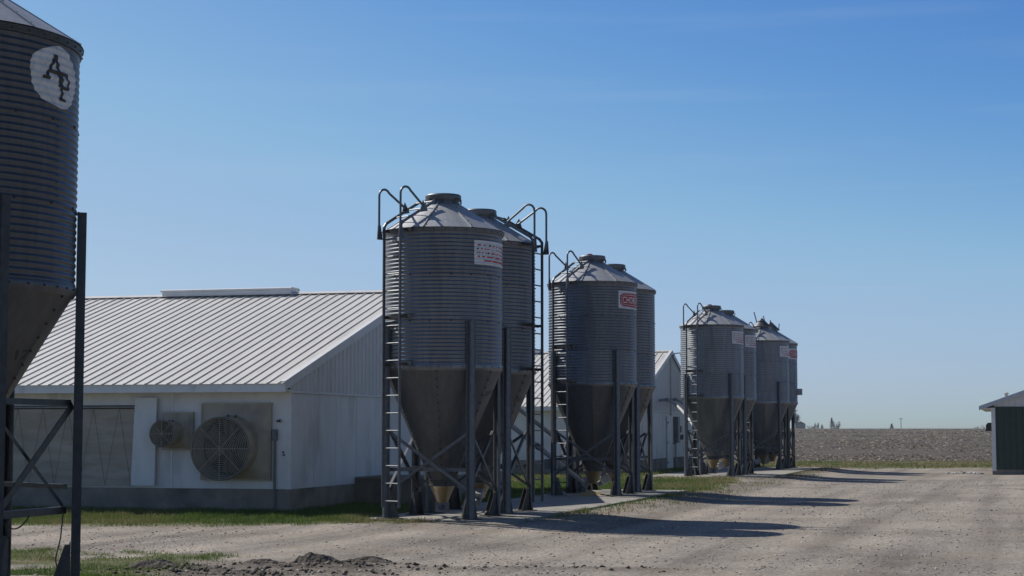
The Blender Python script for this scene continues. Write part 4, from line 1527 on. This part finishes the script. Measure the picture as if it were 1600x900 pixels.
def make_fan(root, cx, cz, hw, hh, fr, fx, fz, dep, nring, blades):
    """housing plate at (cx,cz) half sizes hw, hh; discharge cone of radius fr leaning to (fx, fz)"""
    h = MB()
    yb = -0.055
    # flared housing: frame on the wall tapering to the round mouth
    n = 48
    vs, fs = [], []
    for k in range(n):
        q = 2 * PI * k / n
        c, s = math.cos(q), math.sin(q)
        m_ = max(abs(c), abs(s))
        vs.append((cx + hw * c / m_, yb, cz + hh * s / m_))
    for j, (t, yy, rr) in enumerate(((0.55, yb - 0.10, fr * 0.99), (1.0, yb - dep, fr * 1.0))):
        for k in range(n):
            q = 2 * PI * k / n
            ox, oz = cx + (fx - cx) * t, cz + (fz - cz) * t
            vs.append((ox + rr * math.cos(q), yy, oz + rr * math.sin(q)))
    for j in range(2):
        for k in range(n):
            fs.append((j * n + k, j * n + (k + 1) % n, (j + 1) * n + (k + 1) % n, (j + 1) * n + k))
    h.add(vs, fs)
    fan = h.build('exhaust_fan', M['fibre'], root, smooth=True)
    fr_ = MB()
    t = 0.035
    fr_.box(cx - hw - t, cx + hw + t, yb - 0.012, 0.011, cz + hh, cz + hh + t)
    fr_.box(cx - hw - t, cx + hw + t, yb - 0.012, 0.011, cz - hh - t, cz - hh)
    fr_.box(cx - hw - t, cx - hw, yb - 0.012, 0.011, cz - hh, cz + hh)
    fr_.box(cx + hw, cx + hw + t, yb - 0.012, 0.011, cz - hh, cz + hh)
    fr_.build('frame', M['fibre'], fan)
    # dark shutter at the back
    bs = MB()
    ns = max(4, int(hh * 2 / 0.14))
    for k in range(ns):
        z0 = cz - hh + 2 * hh * k / ns
        bs.add([(cx - hw, -0.004, z0), (cx + hw, -0.004, z0), (cx + hw, -0.045, z0 + 2 * hh / ns), (cx - hw, -0.045, z0 + 2 * hh / ns)], [(0, 1, 2, 3)])
    bs.build('shutter', M['fan_dark'], fan)
    yg = yb - dep - 0.012
    g = MB()
    wr = 0.0045 if fr < 0.35 else 0.006
    rings = [fr * (0.10 + 0.90 * k / nring) for k in range(nring + 1)]
    for rr in rings:
        pts = [(fx + rr * math.cos(2 * PI * k / 40), yg, fz + rr * math.sin(2 * PI * k / 40)) for k in range(41)]
        g.tube(pts, wr, 4, caps=False)
    for k in range(8):
        q = 2 * PI * k / 8
        g.tube([(fx, yg - 0.008, fz), (fx + fr * math.cos(q), yg - 0.008, fz + fr * math.sin(q))], wr * 1.25, 4)
    g.build('grille', M['fibre_light'] if 'fibre_light' in M else M['dust_steel'], fan)
    # rim
    pts = [(fx + (fr + 0.01) * math.cos(2 * PI * k / 48), yg + 0.01, fz + (fr + 0.01) * math.sin(2 * PI * k / 48)) for k in range(49)]
    MB().tube(pts, 0.018, 6, caps=False).build('rim', M['dust_steel'], fan, smooth=True)
    mx, mz = cx + (fx - cx) * 0.5, cz + (fz - cz) * 0.5
    ym = yb - dep * 0.35
    for k in range(blades):
        q = 2 * PI * k / blades + 0.5
        e1 = Vector((math.cos(q), 0, math.sin(q)))
        e2 = Vector((-math.sin(q), 0, math.cos(q)))
        o = Vector((mx, ym, mz))
        r_ = fr * 0.88
        wv = fr * 0.26
        b = MB().add([o + e1 * (fr * .12) - e2 * wv * 0.4 + Vector((0, .03, 0)), o + e1 * r_ - e2 * wv + Vector((0, .05, 0)), o + e1 * r_ + e2 * wv - Vector((0, .05, 0)), o + e1 * (fr * .12) + e2 * wv * 0.4 - Vector((0, .03, 0)),
                      o + e1 * (fr * .12) - e2 * wv * 0.4 + Vector((0, .036, 0)), o + e1 * r_ - e2 * wv + Vector((0, .056, 0)), o + e1 * r_ + e2 * wv - Vector((0, .044, 0)), o + e1 * (fr * .12) + e2 * wv * 0.4 - Vector((0, .024, 0))],
                     [(0, 1, 2, 3), (7, 6, 5, 4), (0, 4, 5, 1), (1, 5, 6, 2), (2, 6, 7, 3), (3, 7, 4, 0)])
        b.build('blade', M['dust_steel'], fan)
    mb = MB().tube([(mx + fr * 0.25, ym - 0.02, mz - fr * 0.05), (mx + fr * 0.25, ym - 0.02 - dep * 0.3, mz - fr * 0.05)], fr * 0.16, 14)
    mb.tube([(mx, ym, mz), (mx, ym - dep * 0.35, mz)], fr * 0.09, 12)
    mb.bar((mx + fr * 0.25, ym - 0.06, mz - fr), (mx + fr * 0.25, ym - 0.06, mz + fr), 0.03, 0.03)
    mb.bar((mx, ym - 0.08, mz - fr), (mx, ym - 0.08, mz + fr), 0.05, 0.03)
    mb.build('motor', M['fan_dark'], fan, smooth=True)
    return fan

M['fibre_light'] = nmat('pale_wire', (0.42, 0.39, 0.33), (0.32, 0.30, 0.255), 0.55, 0.2, 10)
barn1 = thing('livestock_barn', 'near low white barn with a pale metal roof and two exhaust fans', 'barn', (BARN1[0], BARN1[1], 0), -BARN_ROT, 'long white barns')
L1 = 17.0
make_barn(barn1, L1, [(-6.35, -3.05)])
# openings and equipment on the front wall
x0, x1 = wall_x(318), wall_x(426)
make_fan(barn1, (x0 + x1) / 2, 1.33, (x1 - x0) / 2 - 0.03, 0.70, 0.575, (x0 + x1) / 2 - 0.09, 1.20, 0.52, 15, 6)
x0, x1 = wall_x(258), wall_x(304)
make_fan(barn1, (x0 + x1) / 2, 1.53, (x1 - x0) / 2 - 0.02, 0.33, 0.235, (x0 + x1) / 2 - 0.10, 1.48, 0.46, 7, 4)
# curtain with its lacing
c0, c1 = -14.8, wall_x(213)
nx_, nz_ = 90, 24
vs, fs = [], []
for j in range(nz_ + 1):
    for i in range(nx_ + 1):
        tx, tz = i / nx_, j / nz_
        bil = 0.03 * math.sin(tz * PI) + 0.012 * math.sin(tx * 60 + 3 * math.sin(tz * 5)) * (0.4 + tz) + 0.010 * math.sin(tz * 40 + tx * 9)
        vs.append((c0 + (c1 - c0) * tx, -0.03 - bil, 0.47 + 1.50 * tz))
for j in range(nz_):
    for i in range(nx_):
        fs.append((j * (nx_ + 1) + i, j * (nx_ + 1) + i + 1, (j + 1) * (nx_ + 1) + i + 1, (j + 1) * (nx_ + 1) + i))
curt = MB().add(vs, fs).build('curtain', M['curtain'], barn1, smooth='all')
MB().tube([(c0, -0.06, 1.975), (c1, -0.06, 1.975)], 0.012, 8).build('curtain_rod', M['steel_dark'], curt, smooth=True)
xx = c1 - 0.02
k = 0
step = 0.275
while xx - step > c0:
    a_, b_ = ((xx, 0.48), (xx - step, 1.99)) if k % 2 == 0 else ((xx, 1.99), (xx - step, 0.48))
    MB().tube([(a_[0], -0.10, a_[1]), ((a_[0] + b_[0]) / 2, -0.11, (a_[1] + b_[1]) / 2), (b_[0], -0.10, b_[1])], 0.0035, 5).build('rope', M['rope'], curt)
    if k % 2 == 0:
        xx -= step
    else:
        xx -= step
    k += 1
# dirt strip panel above, baffle panel
MB().box(c0, c1, -0.004, 0.0115, 2.0, 2.035).build('curtain_track', M['dust_steel'], barn1)
b0, b1_ = wall_x(211), wall_x(250)
mb = MB().add([(b0 + 0.0, -0.10, 0.48), (b1_ - 0.03, -0.10, 0.48), (b1_, -0.12, 2.17), (b0 + 0.05, -0.06, 2.18),
               (b0 + 0.0, -0.06, 0.48), (b1_ - 0.03, -0.06, 0.48), (b1_, -0.08, 2.17), (b0 + 0.05, -0.02, 2.18)],
              [(0, 1, 2, 3), (7, 6, 5, 4), (0, 4, 5, 1), (1, 5, 6, 2), (2, 6, 7, 3), (3, 7, 4, 0)])
mb.build('baffle_panel', M['white_wall'], barn1, label='loose white panel leaning over the curtain end')
xx = wall_x(432)
cd = MB().tube([(xx, -0.035, -0.1), (xx, -0.035, 1.40)], 0.025, 8).build('conduit', M['grey_box'], barn1, smooth=True)
MB().box(xx - 0.045, xx + 0.045, -0.085, -0.002, 1.36, 1.56).build('outlet_box', M['grey_box'], cd)
mb = MB()
xx = wall_x(437)
mb.box(xx - 0.03, xx + 0.03, -0.06, 0.012, 1.70, 1.74)
mb.tube([(xx + 0.04, -0.05, 1.70), (xx + 0.04, -0.05, 1.76)], 0.012, 6)
mb.build('bracket', M['steel_dark'], barn1)
for px, zz in ((445, 1.08), (444, 1.13), (417, 1.37)):
    xx = wall_x(px)
    MB().box(xx - 0.015, xx + 0.015, -0.02, 0.011, zz - 0.015, zz + 0.015).build('hook', M['steel_dark'], barn1)
# little insulator plates on the foundation
for px, zz in ((77, 0.27), (212, 0.27), (380, 0.24)):
    xx = wall_x(px)
    MB().box(xx - 0.035, xx + 0.035, -0.012, 0.001, zz - 0.035, zz + 0.035).build('anchor_plate', M['concrete'], barn1)
# concrete pit beside the end wall
mb = MB().box(0.008, 1.72, 3.6, 5.6, -0.3, 0.53)
pit = mb.build('pit_wall', M['concrete_brown'], barn1, label='brownish concrete pit box against the gable wall')
MB().box(0.012, 1.76, 3.56, 5.64, 0.531, 0.575).build('pit_cover', M['concrete'], pit)

barn2 = thing('livestock_barn', 'second white barn behind the bins with door and lamp on its gable', 'barn', (BARN2[0], BARN2[1], 0), -BARN_ROT, 'long white barns')
make_barn(barn2, 16.0, [(-9.5, -5.5)])
d = MB().box(0.002, 0.045, 6.55, 7.85, -0.05, 2.12).build('door', M['white_trim'], barn2)
for zz in (0.25, 1.05, 1.85):
    MB().box(0.046, 0.062, 6.56, 6.68, zz - 0.04, zz + 0.04).build('hinge', M['steel_dark'], d)
MB().tube([(0.046, 7.72, 1.0), (0.12, 7.72, 1.0), (0.12, 7.60, 1.0)], 0.014, 6).build('handle', M['steel_dark'], d)
MB().box(0.003, 0.19, 8.25, 8.75, 1.02, 2.10).build('electrical_cabinet', M['grey_box'], barn2)
MB().box(0.003, 0.13, 9.35, 9.60, 1.45, 1.72).build('switch_box', M['grey_box'], barn2)
MB().box(0.003, 0.16, 9.65, 9.95, 1.15, 1.36).build('switch_box', M['grey_box'], barn2)
MB().tube([(0.035, 7.4, 2.1), (0.035, 7.4, roof_z(7.4) - 0.2)], 0.03, 8).build('conduit', M['pipe'], barn2, smooth=True)
MB().tube([(0.04, 8.5, -0.1), (0.04, 8.5, 1.02)], 0.03, 8).build('conduit', M['pipe'], barn2, smooth=True)
lp = MB().tube([(0.07, WB / 2, 4.55), (0.18, WB / 2, 4.68), (0.36, WB / 2, 4.70), (0.46, WB / 2, 4.68)], 0.022, 8).build('wall_lamp', M['grey_box'], barn2, smooth=True)
MB().lathe([(0.05, 4.74), (0.10, 4.70), (0.12, 4.60), (0.06, 4.58)], 16, cap0=True, cap1=True, c=(0.50, WB / 2)).build('lamp_head', M['grey_box'], lp, smooth=True)

# ------------------------------------------------------------------ auger tubes
def bpt(b, x, y, z):
    return Vector((b[0] + x * BV[0] + y * BU[0], b[1] + x * BV[1] + y * BU[1], z))

def auger(label, pts, r=0.055):
    t = MB().tube(pts, r, 12).build('auger_tube', M['pipe'], None, smooth=True)
    tag(t, label, 'auger tube', 'feed tubes running from bins to barns')
    # coupling bands
    P = [Vector(p) for p in pts]
    for i in range(1, len(P) - 1, 2):
        d_ = (P[i + 1] - P[i]).normalized()
        MB().tube([P[i] - d_ * 0.06, P[i] + d_ * 0.06], r * 1.25, 12).build('coupling', M['steel'], t, smooth=True)
    return t
def lerp_pts(a, b, n):
    a, b = Vector(a), Vector(b)
    return [a.lerp(b, i / n) for i in range(n + 1)]
auger('pale feed tube sloping down from the near barn to the red badge bin', lerp_pts(bpt(BARN1, -0.02, 12.4, 2.45), (1.75, 42.85, 0.27), 5), 0.062)
auger('upper pale feed tube sloping to the unmarked bin behind the red badge bin', lerp_pts(bpt(BARN1, -0.02, 13.4, 2.85), (2.42, 45.0, 0.33), 5), 0.062)
def arc_tube(y0, z0, ax, ay, az, sag):
    p0 = bpt(BARN2, 0.0, y0, z0)
    p1 = bpt(BARN2, 0.35, y0 - 0.1, z0 + 0.02)
    p3 = Vector((ax, ay, az))
    pts = [p0]
    for i in range(9):
        t = i / 8
        c = p1.lerp(p3, 0.45) + Vector((0, 0, sag))
        pts.append(p1 * (1 - t) ** 2 + c * 2 * t * (1 - t) + p3 * t * t)
    return pts
auger('curved pale feed tube leaving the second barn gable lower down', arc_tube(4.9, 2.72, 6.95, 60.3, 0.35, 0.75), 0.06)
auger('curved pale feed tube leaving the second barn gable slightly higher and farther along', arc_tube(6.9, 2.76, 7.55, 62.6, 0.40, 0.75), 0.06)
# drive unit with tube standing by the second barn door
du = thing('feed_drive_unit', 'grey auger motor and short slanted tube by the second barn door', 'auger motor', bpt(BARN2, 0.75, 9.2, -0.12), -BARN_ROT)
MB().tube([(-0.15, 0, 0.85), (0.10, -0.2, 0.55), (0.50, -0.5, 0.12)], 0.11, 12).build('tube', M['pipe'], du, smooth=True)
MB().tube([(-0.28, 0.0, 0.78), (0.0, 0.05, 0.98)], 0.13, 14).build('motor', M['grey_box'], du, smooth=True)
MB().box(-0.12, 0.06, -0.06, 0.08, 1.0, 1.22).build('control_box', M['steel_dark'], du)
mb = MB()
for sx_ in (-0.2, 0.2):
    mb.bar((sx_, -0.1, 0.0), (sx_ * 0.4, 0, 0.8), 0.03, 0.03)
    mb.bar((sx_, 0.25, 0.0), (sx_ * 0.4, 0.05, 0.8), 0.03, 0.03)
mb.build('stand', M['steel'], du)

# ------------------------------------------------------------------ green shed at the right
SX, SY = 18.40, 67.7
shed = thing('machine_shed', 'dark green shed with pale gable and roof at the right edge', 'shed', (SX, SY, -0.01), R(-16))
SW, SD, SH = 9.0, 12.0, 2.42
def srz(x):
    return SH + 0.19 + (min(x, SW - x)) * 0.36
MB().box(0.03, SW - 0.03, 0.03, SD, -0.3, SH).build('wall', M['green'], shed)
x = 0.10
while x < SW - 0.1:
    x1 = min(x + 0.914, SW - 0.08)
    mb = MB()
    ribbed_sheet(mb, x, x1 - 0.004, lambda xx: Vector((xx, 0.012, 0.06)), lambda xx: Vector((xx, 0.012, SH - 0.01)), (0, -1, 0), [x + 0.114 + 0.2285 * k for k in range(4)], 0.024, 0.018)
    mb.build('siding_panel', M['green'], shed)
    mb = MB()
    cuts = [x, x1] if not (x < SW / 2 < x1) else [x, SW / 2, x1]
    for ca, cb in zip(cuts[:-1], cuts[1:]):
        ribbed_sheet(mb, ca, cb - 0.004, lambda xx: Vector((xx, 0.008, SH + 0.035)), lambda xx: Vector((xx, 0.008, srz(xx) - 0.06)), (0, -1, 0), [r for r in [x + 0.114 + 0.2285 * k for k in range(4)] if ca < r < cb], 0.024, 0.018)
    mb.build('gable_panel', M['shed_gable'] if 'shed_gable' in M else M['white_metal'], shed)
    x = x1
MB().box(0.0, SW, -0.02, 0.03, SH - 0.008, SH + 0.034).build('gable_trim', M['green'], shed)
MB().box(-0.012, 0.135, -0.022, 0.0285, 0.0, SH - 0.009).build('corner_trim', M['white_trim'], shed)
MB().box(-0.0125, 0.029, 0.03, 0.20, 0.0, SH - 0.009).build('corner_trim', M['white_trim'], shed)
MB().box(-0.01, SW + 0.01, -0.012, 0.0115, -0.35, 0.055).build('base_board', M['concrete'], shed)
MB().prism([(0.03, SH + 0.001), (SW - 0.03, SH + 0.001), (SW / 2, srz(SW / 2) - 0.1)], (0, SD - 0.06, 0), (0, 0.03, 0), (1, 0, 0), (0, 0, 1)).build('loft_wall', M['white_metal'], shed)
for sd in (0, 1):
    mb = MB()
    def pt(xx):
        return (xx, srz(max(0, min(xx, SW))) - (0.36 * 0.46 if (xx < 0 or xx > SW) else 0))
    xa = -0.46 if sd == 0 else SW + 0.46
    za = srz(0) - 0.36 * 0.46
    xm, zm = SW / 2, srz(SW / 2)
    mb.prism([(xa, za), (xm, zm), (xm, zm - 0.07), (xa, za - 0.05)], (0, SD + 0.6, 0), (0, -0.28, 0), (1, 0, 0), (0, 0, 1))
    mb.build('roof', M['shed_roof'], shed)
    MB().prism([(xa, za + 0.03), (xm, zm + 0.03), (xm, zm - 0.13), (xa, za - 0.13)], (0, 0.02, 0), (0, -0.302, 0), (1, 0, 0), (0, 0, 1)).build('rake_trim', M['shed_roof'], shed)
MB().box(-0.44, -0.005, -0.27, SD, SH - 0.035, SH - 0.015).build('soffit', M['white_trim'], shed)
vp = MB().tube([(0.55, 1.5, srz(0.55) - 0.05), (0.55, 1.5, srz(0.55) + 0.15)], 0.06, 12).build('roof_vent', M['pipe'], shed, smooth=True)
MB().lathe([(0.10, srz(0.55) + 0.15), (0.10, srz(0.55) + 0.19), (0.03, srz(0.55) + 0.23)], 14, cap0=True, cap1=True, c=(0.55, 1.5)).build('vent_cap', M['pipe'], vp, smooth=True)
mb = MB().prism([(0, 0), (-0.26, 0), (-0.26, 0.24), (-0.18, 0.33), (0, 0.33)], (0, 0.5, 0), (0.0, 2.2, 1.52), (1, 0, 0), (0, 0, 1))
mb.build('vent_hood', M['fan_dark'], shed)

# rubble beside the shed
nr = 150
a = rng.random(nr)
rx = SX - 1.3 + 1.7 * a + rng.normal(0, 0.12, nr)
ry = SY + 0.55 + 1.1 * rng.random(nr) - 0.28 * (rx - SX)
keep = (rx < SX + 0.0)
rx, ry = rx[keep], ry[keep]
RUB_M = tone_material('pale_rubble', [(0.0, (0.18, 0.165, 0.15)), (0.5, (0.33, 0.32, 0.30)), (1.0, (0.58, 0.58, 0.58))])
scatter_rocks('pale_rubble', rx, ry, 0.03 + 0.07 * rng.random(len(rx)) ** 2, RUB_M)

# ------------------------------------------------------------------ far trees and pole on the horizon
def far_pos(px, dist):
    x = (px - 800) / 2750 * dist
    return x, dist, float(field_h(np.array(x), np.array(dist)))

def bare_tree(px, dist, h, spread, seed, label, group='trees on the horizon'):
    x, y, z = far_pos(px, dist)
    root = thing('bare_tree', label, 'tree', (x, y, z - 0.3), 0, group)
    rs = random.Random(seed)
    mb, tw = MB(), MB()
    mb.tube([(0, 0, 0), (0.1, 0, h * 0.2), (0.0, 0.1, h * 0.38)], [0.035 * h, 0.028 * h, 0.022 * h], 6)
    tips = []
    for i in range(9):
        a_ = rs.random() * 2 * PI
        p0 = Vector((0, 0, h * (0.18 + 0.2 * rs.random())))
        d_ = Vector((math.cos(a_) * spread * rs.uniform(0.35, 0.8), math.sin(a_) * spread * rs.uniform(0.35, 0.8), h * rs.uniform(0.25, 0.52)))
        p1 = p0 + d_ * 0.5 + Vector((0, 0, -0.05 * h))
        p2 = p0 + d_
        mb.tube([p0, p1, p2], [0.015 * h, 0.010 * h, 0.004 * h], 5)
        tips += [p1, p2, (p1 + p2) / 2]
    for i in range(900):
        b = rs.choice(tips)
        v = Vector((rs.gauss(0, 1), rs.gauss(0, 1), rs.gauss(0.35, 0.8))).normalized() * h * rs.uniform(0.06, 0.20)
        s_ = v.cross(Vector((rs.random(), rs.random(), rs.random()))).normalized() * 0.006 * h
        tw.add([b - s_, b + s_, b + v], [(0, 1, 2)])
    mb.build('trunk', M['bark'], root)
    tw.build('crown', M['twig'], root, fix=False)

def conifer(px, dist, h, rad, seed, label, group='trees on the horizon'):
    x, y, z = far_pos(px, dist)
    root = thing('pine_tree', label, 'tree', (x, y, z - 0.3), 0, group)
    rs = random.Random(seed)
    MB().tube([(0, 0, 0), (0, 0, h)], [0.03 * h, 0.005 * h], 6).build('trunk', M['bark'], root)
    tw = MB()
    for i in range(1400):
        t = rs.random() ** 0.8
        a_ = rs.random() * 2 * PI
        rr = rad * (1 - t) * rs.uniform(0.4, 1.1) + 0.05
        p0 = Vector((rr * math.cos(a_), rr * math.sin(a_), h * (0.08 + 0.92 * t)))
        v = Vector((math.cos(a_), math.sin(a_), rs.uniform(-0.7, 0.3))) * rad * 0.25
        s_ = Vector((-math.sin(a_), math.cos(a_), 0)) * rad * 0.08
        tw.add([p0 - s_, p0 + s_, p0 + v], [(0, 1, 2)])
    tw.build('crown', M['needle'], root, fix=False)

bare_tree(1268, 900, 6.6, 3.6, 1, 'rounded bare tree on the horizon just right of the last bin')
conifer(1277, 900, 5.8, 1.2, 2, 'slim dark evergreen beside the rounded bare tree')
conifer(1283, 910, 5.0, 1.6, 3, 'short squat evergreen second right of the rounded bare tree')
conifer(1298, 900, 8.4, 1.9, 4, 'tallest dark evergreen on the horizon')
bare_tree(1304, 905, 8.0, 3.8, 5, 'broad bare tree touching the tallest evergreen')
conifer(1391.5, 900, 5.4, 1.9, 6, 'lone squat evergreen in the middle of the field horizon')
bare_tree(1439, 950, 4.0, 3.0, 7, 'faint low bare tree on the horizon right of the utility pole')
bare_tree(1527, 900, 4.8, 3.4, 8, 'bare tree on the horizon left of the shed roof tip')
bare_tree(1538, 900, 5.2, 3.2, 9, 'bare tree on the horizon tight against the shed eave')
bare_tree(1242, 700, 9.5, 2.2, 10, 'bare tree half hidden behind the last bin legs')
x, y, z = far_pos(1406, 800)
pole = thing('utility_pole', 'thin wooden utility pole on the horizon', 'utility pole', (x, y, z - 0.2))
MB().tube([(0, 0, 0), (0, 0, 6.8)], [0.18, 0.13], 8).build('post', M['wood'], pole)
MB().bar((-1.0, 0, 6.3), (1.0, 0, 6.3), 0.16, 0.16).build('crossarm', M['wood'], pole)
x, y, z = far_pos(1249, 850)
fh = thing('farm_building', 'tiny dark farm building on the horizon beside the last bin', 'building', (x, y, z - 0.3))
MB().box(-2.2, 2.2, -2, 2, 0, 4.6).build('wall', M['grey_box'], fh)
MB().prism([(-2.4, 4.6), (2.4, 4.6), (0, 5.9)], (0, 4.4, 0), (0, -2.2, 0), (1, 0, 0), (0, 0, 1)).build('roof', M['steel_dark'], fh)

# ------------------------------------------------------------------ air: one closed box of thin haze round everything
hm = bpy.data.materials.new('thin_haze')
hm.use_nodes = True
ht = hm.node_tree
ht.nodes.clear()
ho = ht.nodes.new('ShaderNodeOutputMaterial')
hv = ht.nodes.new('ShaderNodeVolumePrincipled')
hv.inputs['Color'].default_value = (0.86, 0.92, 1.0, 1)
hv.inputs['Density'].default_value = 0.00018
hv.inputs['Anisotropy'].default_value = 0.3
ht.links.new(hv.outputs['Volume'], ho.inputs['Volume'])
MB().box(-1600, 1600, -80, 1250, -4.5, 13.0).build('haze', hm, None, kind='stuff')
